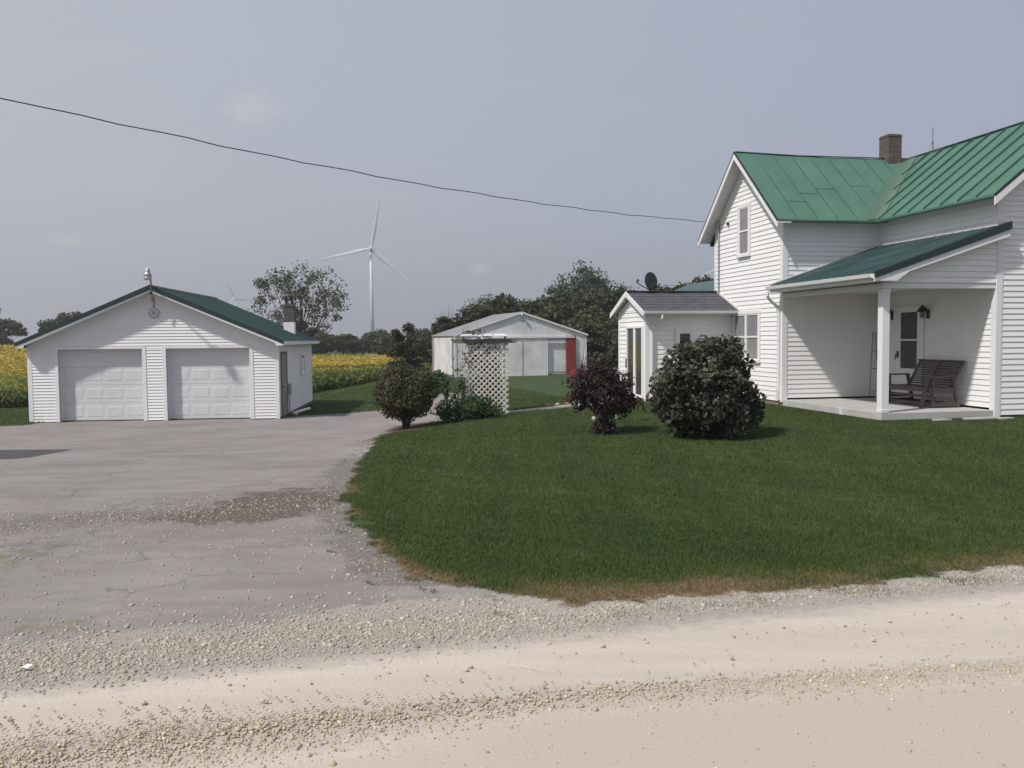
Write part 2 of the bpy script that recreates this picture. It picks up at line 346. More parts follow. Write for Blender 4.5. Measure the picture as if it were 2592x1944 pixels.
    # stones
    stc=mix(vor.outputs['Color'],(.40,.36,.315),(.32,.29,.255)); 
    st=mix(mr(vor.outputs['Distance'],.3,.75,0,.6),stc,(.18,.16,.14))
    st2=mix(mr(vor2.outputs['Distance'],.3,.7,0,.5),mix(vor2.outputs['Color'],(.38,.345,.305),(.31,.28,.25)),(.2,.18,.16))
    st=mix(.45,st,st2)
    # dusty limestone road with wheel tracks
    rd=mix(mr(noise(1.2,7,.6,(.35,2.2,1)),.35,.65),(.51,.452,.388),(.43,.38,.325))
    rd=mix(mr(noise(45,4),.45,.75,0,.35),rd,(.36,.31,.265))
    rd=mix(mr(noise(150,3,.8),.42,.72,0,.4),rd,(.57,.505,.43))
    rd=mix(mr(noise(.7,6,.7,(.3,4,1)),.45,.62,0,.5),rd,(.43,.375,.32))
    rd=mix(thr('lower',3,.8,.3),rd,(.425,.37,.308))
    gl=mix(.5,(.44,.385,.325),mix(vor2.outputs['Color'],(.50,.44,.375),(.37,.32,.27)))
    rdloose=mix(mr(vor2.outputs['Distance'],.3,.7,0,.35),gl,(.26,.23,.2))
    rd=mix(thr('loose',7,1.1,.25),rd,rdloose)
    # grass soil, colour lowered to put in the self-shadow of the blades
    gr=mix(mr(noise(1.1,6),.35,.65),(.050,.074,.024),(.036,.058,.019))
    gr=mix(mr(noise(70,3),.4,.7,0,.6),gr,(.045,.058,.022))
    br=mix(mr(noise(14,5),.3,.7),(.20,.135,.085),(.11,.085,.05))
    gr=mix(thr('brown',8,.9,.25),gr,br)
    cb=mix(mr(noise(22,8,.7),.38,.62),(.060,.050,.041),(.17,.145,.125))
    c_=mix(thr('grav',6,1.2,.12),asp,st)
    rg=mix(mr(noise(26,8,.75),.36,.64),(.105,.095,.086),(.27,.245,.225))
    rg=mix(mr(vor2.outputs['Distance'],.25,.75,0,.55),rg,(.09,.08,.075))
    c_=mix(thr('rough',3.2,1.3,.16,9),c_,rg)
    c_=mix(thr('crumb',3,1.5,.12,9),c_,cb)
    c_=mix(thr('weed',5,1.2,.2),c_,(.13,.14,.055))
    c_=mix(thr('patch',3,.3,.06),c_,(.075,.073,.076))
    c_=mix(thr('dirt',5,.9,.2),c_,(.17,.125,.095))
    c_=mix(thr('road',9,.8,.3),c_,rd)
    c_=mix(thr('lawn',16,.8,.08),c_,gr)
    c_=mix(thr('mulch',9,.8,.15),c_,(.075,.05,.04))  # mulch colour, also tinting the painted shadow strip beyond the walk
    c_=mix(thr('crop',2,.6,.2),c_,(.15,.145,.04))
    l.new(c_,b.inputs['Base Color'])
    h=math_('ADD',math_('MULTIPLY',math_('SUBTRACT',1.,vor.outputs['Distance']),thr('grav',6,1.2,.12)),math_('MULTIPLY',noise(120,6,.7),.5))
    h=math_('MULTIPLY',h,mr(thr('road',9,.8,.3),1,0,.42,1))
    h=math_('SUBTRACT',h,crk)
    bp=n.new('ShaderNodeBump'); bp.inputs['Strength'].default_value=.45; bp.inputs['Distance'].default_value=.008; l.new(h,bp.inputs['Height']); l.new(bp.outputs[0],b.inputs['Normal'])
    return m
GM=ground_mat()
def set_attrs(me,x,y):
    sd,nr,lawn=masks(x,y)
    def A(k,v):
        a=me.attributes.new(k,'FLOAT','POINT'); a.data.foreach_set('value',np.clip(v,0,1).astype(np.float32))
    A('lawn',lawn)
    A('road',np.clip((5.5-nr)/.5+.5,0,1))
    # loose gravel between the wheel tracks
    wc=4.54-.115*np.maximum(x,0); wr=np.exp(-((nr-wc)/(.16+.09*np.clip(-x,0,3)))**2)+.6*np.exp(-((nr-5.65)/.16)**2)+.55*np.exp(-((nr-3.0)/.3)**2)+.35*np.exp(-((nr-4.95+.05*x)/.10)**2)*np.clip((x-1)/2,0,1)
    A('loose',wr)
    gtop=6.48+.25*wob(x,y,.7,2)+.35*np.clip((-x-2.2)/3,0,1)
    gr=np.clip((gtop-nr)/.5+.5,0,1)
    edge=np.exp(-(np.where(sd>0,sd/.42,sd/.25))**2)*(y<15)*(y>7.0)*(x>-4)
    # band of broken asphalt
    ax,ay,bx,by=-6.4,9.2,-2.0,10.9; t=np.clip(((x-ax)*(bx-ax)+(y-ay)*(by-ay))/((bx-ax)**2+(by-ay)**2),0,1)
    dd=np.hypot(x-ax-t*(bx-ax),y-ay-t*(by-ay)); band=np.exp(-(dd/.75)**2)
    A('grav',np.maximum.reduce([gr,1.0*(x>.35),.40*np.exp(-((x+4.9)**2/1.+(y-8)**2/1.5))]))
    A('rough',np.maximum.reduce([.95*edge,.66*band*np.clip((-x-1.5)/2,.6,1),.55*np.exp(-((x+2.4)**2/.5+(y-12.3)**2/1.5)),.50*np.exp(-((x+4.6)**2/1.2+(y-8.3)**2/1.5))]))
    A('crumb',1.0*np.exp(-(((x+2.9)/.85)**2+((y-10.75)/1.15)**2))+.62*np.exp(-(((x+3.6)/.8)**2+((y-9.9)/.4)**2)))
    A('cracked',.75*np.exp(-(dd/.9)**2)+.5*np.exp(-((x+3.6)**2/4+(y-11.2)**2/.8))+.4*np.exp(-((x+2.7)**2/.5+(y-12.8)**2/2)))
    A('lower',np.clip((4.45-.115*np.maximum(x,0)-nr)/.5+.5,0,1)*np.clip((x+1.5)/2,0,1))
    A('weed',.55*np.exp(-(((x+4.9)/.5)**2+((y-7.9)/.6)**2))+.5*np.exp(-(((x+3.5)/.16)**2+((y-9.3)/.2)**2))+.45*np.exp(-(((x+3.3)/.5)**2+((y-6.1)/.35)**2)))
    A('patch',(np.clip((-x-9.2)/.6+.5,0,1))*(np.clip((y-16.2)/.3,0,1))*(np.clip((18.6-y)/.3,0,1)))
    A('dirt',1.1*np.exp(-(((x-.5-.04*(y-60))/1.5)**2+((y-58)/8)**2))+.6*np.exp(-(((x+2.95)/.5)**2+((y-18.7)/1.2)**2)))
    dl=np.where(lawn>.5,1,0)
    bt=6.12+.22*np.clip((1.2-x)/2,0,1)
    br=np.exp(-(np.clip(nr-bt,0,9)/.42)**2)*(x>-1.5)*(.55+.4*wob(x,y,1.1,9)+.45*np.exp(-((x-1.0)/.9)**2))
    br=br+.75*np.exp(-(sd/.18)**2)*(y<13)*(wob(x,y,1.4,4)>-.1)
    A('brown',br)
    mulch_shade=np.exp(-(((x+2.6)/.55)**2+((y-21.5)/1.5)**2))+.8*np.exp(-(((x+.3)/2.0)**2+((y-22.6)/.35)**2))+.9*((y>22.95)&(y<23.35)&(x>-.2)&(x<3.4))  # mulch, and a soil strip that paints in the dark shadow band
    A('mulch',mulch_shade)
    fe=fieldside(x,y); A('crop',np.clip(fe/1.5+.5,0,1))
FPOLY=np.array([(-400,33),(-19,33),(-9.6,41.5),(-9.3,60),(-8.2,80),(-4.5,100),(-4,158),(-400,158)],dtype=float)
def fieldside(x,y): return sdist(np.stack([x,y],1),FPOLY)
def build_near():
    xs=np.concatenate([np.arange(-22,-9,.3),np.arange(-9,9,.1),np.arange(9,22.1,.3)])
    ys=np.concatenate([np.arange(-5,3,.4),np.arange(3,14,.09),np.arange(14,40.1,.16)])
    X,Y=np.meshgrid(xs,ys); nx=len(xs); ny=len(ys); x=X.ravel(); y=Y.ravel()
    z=gz(x,y)
    nr=nroad(x,y)
    z=z+.018*np.exp(-((nr-4.54+.115*np.maximum(x,0))/.15)**2)-.02*np.exp(-((nr-4.9)/.3)**2)
    sd,_,lawn=masks(x,y); z=z+.025*lawn
    V=np.stack([x,y,z],1)
    i=np.arange((nx-1)*(ny-1)); r=i//(nx-1); c=i%(nx-1); a=r*nx+c
    Fq=np.stack([a,a+1,a+nx+1,a+nx],1)
    cx=x[Fq].mean(1); cy=y[Fq].mean(1); s2,n2,l2=masks(cx,cy)
    cls=np.where(l2>.5,0,np.where(n2<5.62,1,2))
    for k,nm in ((0,'lawn'),(1,'road'),(2,'driveway')):
        f=Fq[cls==k]; u,inv=np.unique(f,return_inverse=True)
        o=npmesh(nm,V[u],inv.reshape(f.shape),GM,smooth=True); tag(o,kind='structure')
        set_attrs(o.data,x[u],y[u])
build_near()
def build_far():
    xs=np.concatenate([-np.geomspace(4000,160,14),np.arange(-150,150,2.5),np.geomspace(160,4000,14)])
    ys=np.concatenate([-np.geomspace(4000,40,10),np.arange(-30,170,2.5),np.geomspace(180,5000,20)])
    X,Y=np.meshgrid(xs,ys); nx=len(xs); ny=len(ys); x=X.ravel(); y=Y.ravel()
    near=(x>-20)&(x<20)&(y>-4.5)&(y<38)
    z=gz(x,y)-np.where(near,.25,.02)
    V=np.stack([x,y,z],1); i=np.arange((nx-1)*(ny-1)); r=i//(nx-1); c=i%(nx-1); a=r*nx+c
    o=npmesh('ground',V,np.stack([a,a+1,a+nx+1,a+nx],1),GM,smooth=True); tag(o,kind='structure'); set_attrs(o.data,x,y)
    a=o.data.attributes['lawn']; a.data.foreach_set('value',np.ones(len(x),np.float32))
build_far()

# ------------------------------------------------------------------ siding
def clip_band(poly,z0,z1):
    def cl(p,f,ins):
        o=[]
        for i in range(len(p)):
            a,b=p[i],p[(i+1)%len(p)]; fa,fb=ins(a),ins(b)
            if fa>=0:o.append(a)
            if (fa>=0)!=(fb>=0):
                t=fa/(fa-fb); o.append((a[0]+(b[0]-a[0])*t,a[1]+(b[1]-a[1])*t))
        return o
    p=cl(poly,0,lambda q:q[1]-z0)
    return cl(p,0,lambda q:z1-q[1]) if p else p
def siding(mb,poly,O,U,Nn,course=.114,lip=.017,zoff=0.,back=.1):
    """clapboards over a convex (u,z) polygon; O origin, U along, Nn outward"""
    O=Vector(O);U=Vector(U).normalized();Nn=Vector(Nn).normalized()
    P=lambda u,z,o:tuple(O+U*u+Vector((0,0,z))+Nn*o)
    zs=[q[1] for q in poly]; z=min(zs)+zoff
    flip=U.cross(Vector((0,0,1))).dot(Nn)<0
    while z<max(zs)-1e-4:
        z1=z+course; c=clip_band(poly,max(z,min(zs)),min(z1,max(zs)))
        if len(c)>=3:
            vs=[P(u,zz,.002+lip*(z1-zz)/course) for u,zz in c]
            fs=[tuple(range(len(c)))]
            lo=min(q[1] for q in c); us=[q[0] for q in c if abs(q[1]-lo)<1e-5]
            k=len(vs)
            if len(us)>1:
                a,b_=min(us),max(us); o_=.002+lip*(z1-lo)/course
                vs+=[P(a,lo,o_),P(b_,lo,o_),P(b_,lo,0),P(a,lo,0)]; fs.append((k,k+3,k+2,k+1))
            if flip: fs=[f[::-1] for f in fs]
            mb.add(vs,fs)
        z=z1
    pb=[P(u,zz,-.001) for u,zz in poly]; mb.prism(pb,tuple(-Nn*back))
def slab(mb,poly,t): # roof plate, thickness t downwards
    return mb.prism(poly,(0,0,-t))

# ------------------------------------------------------------------ windows
def window(parent,x,y0,y1,z0,z1,out,glass,axis='x',split='h',cas=.09,label=None,proud=.05,name='window'):
    """casing + sashes on a wall whose outward normal is -axis; wall plane coordinate x"""
    s=-1
    def B(mb,a0,a1,b0,b1,d0,d1):
        if axis=='x': mb.box(x-d1,x-d0,a0,a1,b0,b1)
        else: mb.box(a0,a1,x-d1,x-d0,b0,b1)
    f=MB(); B(f,y0,y1,z1-cas,z1,.0,proud); B(f,y0,y1,z0,z0+cas*.8,.0,proud+.02)
    B(f,y0,y0+cas,z0+cas*.8,z1-cas,0,proud); B(f,y1-cas,y1,z0+cas*.8,z1-cas,0,proud)
    o=f.build(name,TRIM,parent,bevel=.004)
    if label:o['label']=label
    g=MB(); B(g,y0+cas,y1-cas,z0+cas*.8,z1-cas,.012,.022); g.build('pane',glass,o)
    q=MB(); a0,a1,b0,b1=y0+cas,y1-cas,z0+cas*.8,z1-cas; w_=.032
    B(q,a0,a0+w_,b0,b1,.022,.038); B(q,a1-w_,a1,b0,b1,.022,.038); B(q,a0+w_,a1-w_,b0,b0+w_,.022,.038); B(q,a0+w_,a1-w_,b1-w_,b1,.022,.038)
    mid=(b0+b1)/2
    if 'h' in split: B(q,a0+w_,a1-w_,mid-.022,mid+.022,.022,.043)
    if 'v' in split:
        m_=(a0+a1)/2; B(q,m_-.045,m_+.045,b0+w_,b1-w_,.022,.047)
    q.build('sash',TRIM,o)
    return o

# ================================================================== FARMHOUSE
HX,HY,HA=6.5264,21.1824,.1896
def hw(x,y,z=0):
    return Vector((HX+x*math.cos(HA)-y*math.sin(HA),HY+x*math.sin(HA)+y*math.cos(HA),z))
ZF,ZE,ZR,AD,W1,PD=.46,4.66,6.754,3.91,2.54,3.98
H=thing('farmhouse','white clapboard farmhouse with faded green metal roofs, brick chimney and corner porch','house',(HX,HY,0),HA)
ym=AD/2
# gable wall (faces left), from the foundation up
m=MB()
zb=.42
siding(m,[(0,zb),(AD,zb),(AD,ZE),(0,ZE)],(0,0,0),(0,1,0),(-1,0,0),.114)
siding(m,[(0,ZE+.004),(AD,ZE+.004),(AD,4.985),(ym,6.665),(0,4.985)],(0,0,0),(0,1,0),(-1,0,0),.114)
o=m.build('wall',WHITE,H); o['label']='sunlit gable wall with tall upstairs window'
m=MB(); siding(m,[(0.0,.5),(W1,.5),(W1,4.98),(0,4.98)],(0,0,0),(1,0,0),(0,-1,0),.114); o=m.build('wall',WHITE,H); o['label']='front wall of the low wing, partly behind the porch'
m=MB(); siding(m,[(-PD,.5),(0,.5),(0,4.97),(-PD,4.97)],(W1,0,0),(0,1,0),(-1,0,0),.114); o=m.build('wall',WHITE,H); o['label']='wall with the porch door'
m=MB(); BW=4.32; ap=W1+BW/2
siding(m,[(0,.36),(BW,.36),(BW,ZE),(0,ZE)],(W1,-PD,0),(1,0,0),(0,-1,0),.114)
siding(m,[(0,ZE+.004),(BW,ZE+.004),(BW,4.96),(BW/2,6.665),(0,4.96)],(W1,-PD,0),(1,0,0),(0,-1,0),.114)
o=m.build('wall',WHITE,H); o['label']='front gable wall right of the porch'
m=MB(); siding(m,[(-PD,.4),(6,.4),(6,ZE),(-PD,ZE)],(W1+BW,0,0),(0,1,0),(1,0,0)); siding(m,[(W1+.1,.4),(W1+BW,.4),(W1+BW,ZE),(W1+.1,ZE)],(0,6,0),(1,0,0),(0,1,0)); siding(m,[(AD+.01,.4),(6,.4),(6,ZE),(AD+.01,ZE)],(W1,0,0),(0,1,0),(-1,0,0)); siding(m,[(.1,.4),(W1,.4),(W1,ZE),(.1,ZE)],(0,AD,0),(1,0,0),(0,1,0)); m.build('wall',WHITE,H)
# foundation
m=MB(); m.box(.01,W1-.01,.02,AD-.02,-.5,zb-.002); m.box(W1+.02,W1+BW-.02,-PD+.02,5.9,-.5,.358); m.build('foundation',FOUND,H)
# corner boards
m=MB()
def corner(mb,x,y,z0,z1,sx,sy,w_=.10,t=.024):
    # L-shaped post: legs run inwards (sx,sy) from the outer corner
    a=x-sx*t; b=y-sy*t
    mb.prism([(a,b,z0),(x+sx*w_,b,z0),(x+sx*w_,y-sy*.001,z0),(x-sx*.001,y-sy*.001,z0),(x-sx*.001,y+sy*w_,z0),(a,y+sy*w_,z0)],(0,0,z1-z0))
corner(m,0,0,zb-.02,4.96,1,1,.11); corner(m,0,AD,zb,ZE,1,-1,.07); corner(m,W1,-PD,.30,4.94,1,1,.12)
m.box(W1-.06,W1-.016,-.06,-.016,ZF+.01,ZE)
m.build('corner_board',TRIM,H)
# roofs (sagging slightly in the middle like the old tin roof does)
e0,r0=4.746,6.754; oh=.38; ox=-.34; xr=4.70
m=MB()
def grid_roof(mb,A,B,C,D,nu,nv,t,sag=0.):
    """plate A-B (eave) to D-C (ridge)"""
    A,B,C,D=map(Vector,(A,B,C,D)); top=[]
    for j in range(nv+1):
        for i in range(nu+1):
            u,v=i/nu,j/nv; p=(A*(1-u)+B*u)*(1-v)+(D*(1-u)+C*u)*v
            p.z+=-sag*math.sin(math.pi*u)*(.3+.7*v)+(.012*math.sin(u*23+v*5)+.008*math.sin(v*17+u*9)) *(0<v)*(.6)
            top.append(p)
    n_=len(top); vs=[tuple(p) for p in top]+[tuple(p-Vector((0,0,t))) for p in top]
    fs=[];k=nu+1
    for j in range(nv):
        for i in range(nu):
            a=j*k+i; fs.append((a,a+1,a+k+1,a+k)); fs.append((n_+a,n_+a+k,n_+a+k+1,n_+a+1))
    bd=[i for i in range(nu)]+[j*k+nu for j in range(nv)]+[nv*k+i for i in range(nu,0,-1)]+[j*k for j in range(nv,0,-1)]
    for q in range(len(bd)):
        a,b_=bd[q],bd[(q+1)%len(bd)]; fs.append((a,n_+a,n_+b_,b_))
    mb.add(vs,fs)
grid_roof(m,(ox,-oh,e0),(W1-oh,-oh,e0),(xr,ym,r0-.02),(ox,ym,r0+.02),16,10,.05,.05)
grid_roof(m,(ox,AD+oh,e0),(xr,AD+oh,e0),(xr,ym,r0-.02),(ox,ym,r0+.02),10,4,.05,.05)
RA_=m.build('roof',OLDR,H); RA_['label']='faded green metal roof of the low wing'
sm=MB()
def seam(mb,a,b,w_=.022,h=.03):
    a=Vector(a);b=Vector(b);mb.bar(a+Vector((0,0,.008)),b+Vector((0,0,.008)),w_,h)
# low flat seams on wing A
def ptA(x,v): # v 0..1 eave->ridge
    u=(x-ox)/((W1-oh)-ox) if v<=0 else None
    z=e0+(r0-e0)*v-.05*math.sin(math.pi*min(max((x-ox)/(xr-ox),0),1))*(.3+.7*v); return (x,-oh+(ym+oh)*v,z+.012)
for i,x in enumerate(np.arange(.18,4.4,.52)):
    v0=max(0.,(x-(W1-oh))/(xr-(W1-oh))); 
    if v0<.93: sm.bar(ptA(x,v0+.01),ptA(x,.97),.010,.010)
for (xa,xb,v) in ((.2,.7,.25),(.72,1.2,.38),(1.22,1.74,.46),(2.26,2.78,.52)):
    sm.bar(ptA(xa,v),ptA(xb,v),.007,.008)
sm.build('seam',SEAMA,RA_)
v_=MB(); a=Vector((W1-oh,-oh,e0)); b=Vector((xr,ym,r0-.03)); 
v_.add([tuple(a+Vector((-.17,0,.016))),tuple(a+Vector((0,0,.02))),tuple(b+Vector((0,0,.03))),tuple(b+Vector((-.3,-.0,.03)))],[(0,1,2,3)])
v_.add([tuple(a+Vector((0,0,.02))),tuple(a+Vector((0.02,-.28,.022))),tuple(b+Vector((0,-.32,.034))),tuple(b+Vector((0,0,.03)))],[(0,1,2,3)])
v_.build('valley_flashing',VALLEY,RA_)
m=MB(); fy=-PD-.34
grid_roof(m,(W1-oh,fy,e0),(W1-oh,-oh,e0),(xr,ym,r0-.02),(xr,fy,r0),16,10,.05,.03)
m.f=[f[::-1] for f in m.f]
grid_roof(m,(W1+BW+oh,fy,e0),(W1+BW+oh,6.2,e0),(xr,6.2,r0),(xr,fy,r0),12,6,.05,.03)
grid_roof(m,(W1-oh,AD+oh,e0),(W1-oh,6.2,e0),(xr,6.2,r0),(xr,ym,r0-.02),4,4,.05)
RB_=m.build('roof',OLDR,H); RB_['label']='faded green standing seam roof of the front wing'
sm=MB()
for i,y in enumerate(np.arange(fy+.5,ym-.1,.545)):
    v0=max(0.,(y+oh)/(ym+oh)); 
    if y>-oh: v0=v0+.05
    def pB(v):
        u=(y-fy)/((-oh+(ym+oh)*v)-fy); return (W1-oh+(xr-W1+oh)*v,y,e0+(r0-e0)*v-.03*math.sin(math.pi*min(u,1))*(.3+.7*v)+.018)
    if v0<.9: sm.bar(pB(v0),pB((v0+.97)/2),.024,.045); sm.bar(pB((v0+.97)/2),pB(.985),.024,.045)
sm.build('seam',SEAM,RB_)
# ridge caps, rake boards, soffits, fascia
m=MB(); m.bar((ox,ym,r0+.018),(1.4,ym,r0-.032),.09,.014); m.bar((1.4,ym,r0-.032),(xr,ym,r0-.018),.09,.014); m.build('ridge_cap',OLDR,RA_); m=MB(); m.bar((xr,fy,r0-.005),(xr,6,r0-.005),.09,.014); m.build('ridge_cap',OLDR,RB_)
m=MB(); d_=.15
for sgn,ye in ((1,-oh),(-1,AD+oh)):
    # white rake board and dark drip edge at the gable end
    A_=Vector((ox,ye,e0-.05)); B_=Vector((ox,ym,r0-.03))
    m.prism([tuple(A_),tuple(B_),tuple(B_-Vector((0,0,d_))),tuple(A_-Vector((0,0,d_)))],(-.03,0,0))
m.build('rake_board',TRIM,RA_)
m=MB()
for ye in (-oh,AD+oh):
    A_=Vector((ox-.035,ye,e0-.015)); B_=Vector((ox-.035,ym,r0+.015)); m.prism([tuple(A_),tuple(B_),tuple(B_-Vector((0,0,.045))),tuple(A_-Vector((0,0,.045)))],(.034,0,0))
m.build('drip_edge',DROOFT,RA_)
m=MB()
for s_,ye in ((1,-oh),(-1,AD+oh)):
    zz=lambda y:e0+(r0-e0)*(1-abs(y-ym)/(ym+oh))-.075
    # soffit under the gable overhang
    m.prism([(ox+.001,ye,zz(ye)),(.0,ye,zz(ye)),(.0,ym,zz(ym)-.02),(ox+.001,ym,zz(ym)-.02)],(0,0,-.02))
m.prism([(.0,-oh+.02,e0-.055),(W1-.0,-oh+.02,e0-.055),(W1,-.018,e0+.225),(0,-.018,e0+.225)],(0,0,-.015))
m.prism([(W1-oh+.02,fy,e0-.058),(W1-.018,fy,e0+.21),(W1-.018,-oh,e0+.21),(W1-oh+.02,-oh,e0-.058)],(0,0,-.015))
m.build('soffit',SOFF,RA_)
m=MB(); m.box(.0,W1-oh+.02,-oh-.004,-oh+.018,e0-.085,e0-.052); m.box(W1-oh-.004,W1-oh+.018,fy+.02,-oh-.005,e0-.085,e0-.052); m.box(0,xr,AD+oh-.018,AD+oh,e0-.17,e0-.052)
m.build('fascia',DROOFT,RA_)
m=MB()
for xe in (W1-oh,W1+BW+oh):
    A_=Vector((xe,fy,e0-.05)); B_=Vector((xr,fy,r0-.05)); m.prism([tuple(A_),tuple(B_),tuple(B_-Vector((0,0,.17))),tuple(A_-Vector((0,0,.17)))],(0,-.03,0))
m.build('rake_board',TRIM,RB_)
m=MB()
for xe in (W1-oh,W1+BW+oh):
    A_=Vector((xe,fy-.034,e0-.0)); B_=Vector((xr,fy-.034,r0)); m.prism([tuple(A_),tuple(B_),tuple(B_-Vector((0,0,.06))),tuple(A_-Vector((0,0,.06)))],(0,.033,0))
m.build('drip_edge',DROOFT,RB_)
# chimney
m=MB(); m.box(3.93,4.33,1.75,2.17,6.2,7.26); m.box(3.918,4.342,1.738,2.182,7.26,7.31); 
m.box(3.94,4.32,1.76,2.16,7.31,7.34); ch=m.build('chimney',BRICK,H,bevel=.012)
m=MB(); m.box(4.03,4.23,1.86,2.06,7.342,7.36); m.build('flue',DARKM,ch)
# windows on gable wall
window(H,-.012,1.68,2.40,4.07,5.44,-1,GLASSC,label='tall upstairs window in the gable')
window(H,-.012,1.10,2.66,1.32,2.66,-1,GLASSC,split='hv',label='double window on the ground floor')
# ---------------- sunroom on the gable end
SX,SY0,SY1,SB,ST=-2.5,2.69,4.97,.30,2.72; sym=(SY0+SY1)/2; SR=3.26
m=MB(); siding(m,[(SY0,SB),(SY1,SB),(SY1,ST),(SY0,ST)],(SX,0,0),(0,1,0),(-1,0,0),.125); siding(m,[(SY0,ST+.003),(SY1,ST+.003),(sym,ST+.40)],(SX,0,0),(0,1,0),(-1,0,0),.125)
siding(m,[(SX,SB),(-.02,SB),(-.02,ST-.03),(SX,ST-.03)],(0,SY0,0),(1,0,0),(0,-1,0),.125)
siding(m,[(SX,SB),(-.02,SB),(-.02,ST-.03),(SX,ST-.03)],(0,SY1,0),(1,0,0),(0,1,0),.125)
sw=m.build('sunroom_wall',WHITE,H)
m=MB(); corner(m,SX,SY0,SB-.03,ST-.02,1,1,.12); corner(m,SX,SY1,SB-.03,ST-.02,1,-1,.09); m.box(-.075,-.018,SY0-.022,SY0-.001,SB,ST-.04); m.build('corner_board',TRIM,sw)
m=MB(); m.box(SX+.03,-.02,SY0+.03,SY1-.03,-.6,SB-.002); m.build('sunroom_foundation',FOUND,H)
so_=.30; ey0,ey1=SY0-so_,SY1+so_; xo=SX-.17; ze_=2.70
m=MB()
grid_roof(m,(xo,ey0,ze_),(-.016,ey0,ze_),(-.016,sym,SR),(xo,sym,SR),10,5,.03)
grid_roof(m,(xo,ey1,ze_),(-.016,ey1,ze_),(-.016,sym,SR),(xo,sym,SR),10,5,.03)
sr=m.build('sunroom_roof',SHING,H)
m=MB()
sl_=(SR-ze_)/(sym-ey0)
for k in range(1,7):
    v=k/7; y=ey0+(sym-ey0)*v; z=ze_+(SR-ze_)*v
    m.box(xo+.01,-.03,y,y+.006,z+.002,z+.012)
m.bar((xo,sym,SR+.012),(-.03,sym,SR+.012),.22,.02); m.build('shingle_course',SHING,sr)
m=MB()
for ye in (ey0,ey1):
    A_=Vector((xo,ye,ze_-.01)); B_=Vector((xo,sym,SR-.0)); m.prism([tuple(A_),tuple(B_),tuple(B_-Vector((0,0,.14))),tuple(A_-Vector((0,0,.14)))],(-.025,0,0))
m.build('rake_board',TRIM,sr)
m=MB(); 
for ye in (ey0,ey1):
    m.prism([(xo,ye,ze_-.05),(SX-.003,ye,ze_-.05),(SX-.003,sym,SR-.06),(xo,sym,SR-.06)],(0,0,-.015))
m.prism([(SX,ey0+.02,ze_-.06),(-.02,ey0+.02,ze_-.06),(-.02,SY0-.025,ze_-.06),(SX,SY0-.025,ze_-.06)],(0,0,-.012)); m.build('soffit',SOFF,sr)
m=MB()
# gutter profile along x
gp=[(0,0),(-.085,.03),(-.10,.10),(-.085,.10),(-.075,.035),(-.01,.012),(-.01,.10),(0,.10)]
m.prism([(xo,ey0+p[0],ze_-.115+p[1]) for p in gp],(-.02-xo,0,0)); m.box(xo,-.02,ey0+.001,ey0+.018,ze_-.12,ze_-.034); m.build('gutter',GUT,sr)
m=MB(); m.tube([(-2.17,ey0-.045,ze_-.10),(-2.17,ey0-.045,ze_-.2),(-2.30,SY0-.07,ze_-.40),(-2.36,SY0-.07,ze_-.55),(-2.36,SY0-.07,.45),(-2.36,SY0-.2,.36)],.036,6); m.build('downspout',GUT,sr)
m=MB(); # wall flashing where the sunroom roof meets the gable wall
for ye in (ey0,ey1):
    m.prism([(-.03,ye,ze_+.0),(-.03,sym,SR+.0),(-.03,sym,SR+.07),(-.03,ye,ze_+.07)],(.012,0,0))
m.build('flashing',TRIM,sr)
window(sw,SY0-.012,-1.68,-1.16,1.62,2.2,-1,GLASSD,axis='y',split='',cas=.085,label='small square window of the sunroom')
# sliding patio door
d=MB(); y0,y1,z0,z1=2.80,4.15,.42,2.30
d.box(SX-.07,SX-.015,y0,y1,z1-.06,z1); d.box(SX-.07,SX-.015,y0,y1,z0-.06,z0+.02); d.box(SX-.07,SX-.015,y0,y0+.07,z0+.02,z1-.06); d.box(SX-.07,SX-.015,y1-.07,y1,z0+.02,z1-.06); d.box(SX-.062,SX-.015,3.40,3.56,z0+.02,z1-.06)
dr=d.build('patio_door',TRIM,sw,bevel=.004)
g=MB(); g.box(SX-.04,SX-.03,y0+.07,3.40,z0+.02,z1-.06); g.box(SX-.04,SX-.03,3.56,y1-.07,z0+.02,z1-.06); g.build('pane',GLASSD,dr)
h=MB(); h.box(SX-.10,SX-.07,4.09,4.12,1.15,1.4); h.build('handle',DARKM,dr)
# ---------------- porch
m=MB(); m.prism([(-.0,-PD,ZF),(W1-.03,-PD,ZF),(W1-.03,-.016,ZF),(-.0,-.016,ZF)],(0,0,-.15)); pf=m.build('porch_floor',CONC,H,bevel=.01)
m=MB(); m.box(.12,W1-.05,-PD+.1,-.02,-.2,ZF-.152); m.build('footing',FOUND,pf)
m=MB(); m.box(-.035,-.001,-2.62,-2.55,ZF-.15,ZF-.02); m.build('bracket',GUT,pf)
m=MB(); m.box(.005,.165,-PD+.005,-PD+.165,ZF+.001,2.91); m.box(-.003,.173,-PD-.003,-PD+.173,2.84,2.91); m.box(-.003,.173,-PD-.003,-PD+.173,ZF+.002,ZF+.07); m.build('porch_post',TRIM,H,bevel=.006)
zB=2.915
pz=lambda x:3.20+(x+.33)*.338     # porch roof top surface
m=MB(); m.box(.0,W1-.03,-PD+.0,-PD+.16,zB,3.02); m.box(.0,.16,-PD+.165,-.02,zB,3.02); m.box(W1-.028,W1+.1,-PD-.028,-PD-.002,.30,zB+.1); m.build('porch_beam',TRIM,H,bevel=.005)
m=MB(); siding(m,[(0.,3.025),(W1-.02,3.025),(W1-.02,pz(W1)-.10),(0.3,pz(.3)-.10),(0.,3.06)],(0,-PD,0),(1,0,0),(0,-1,0),.114); o=m.build('porch_gable_wall',WHITE,H)
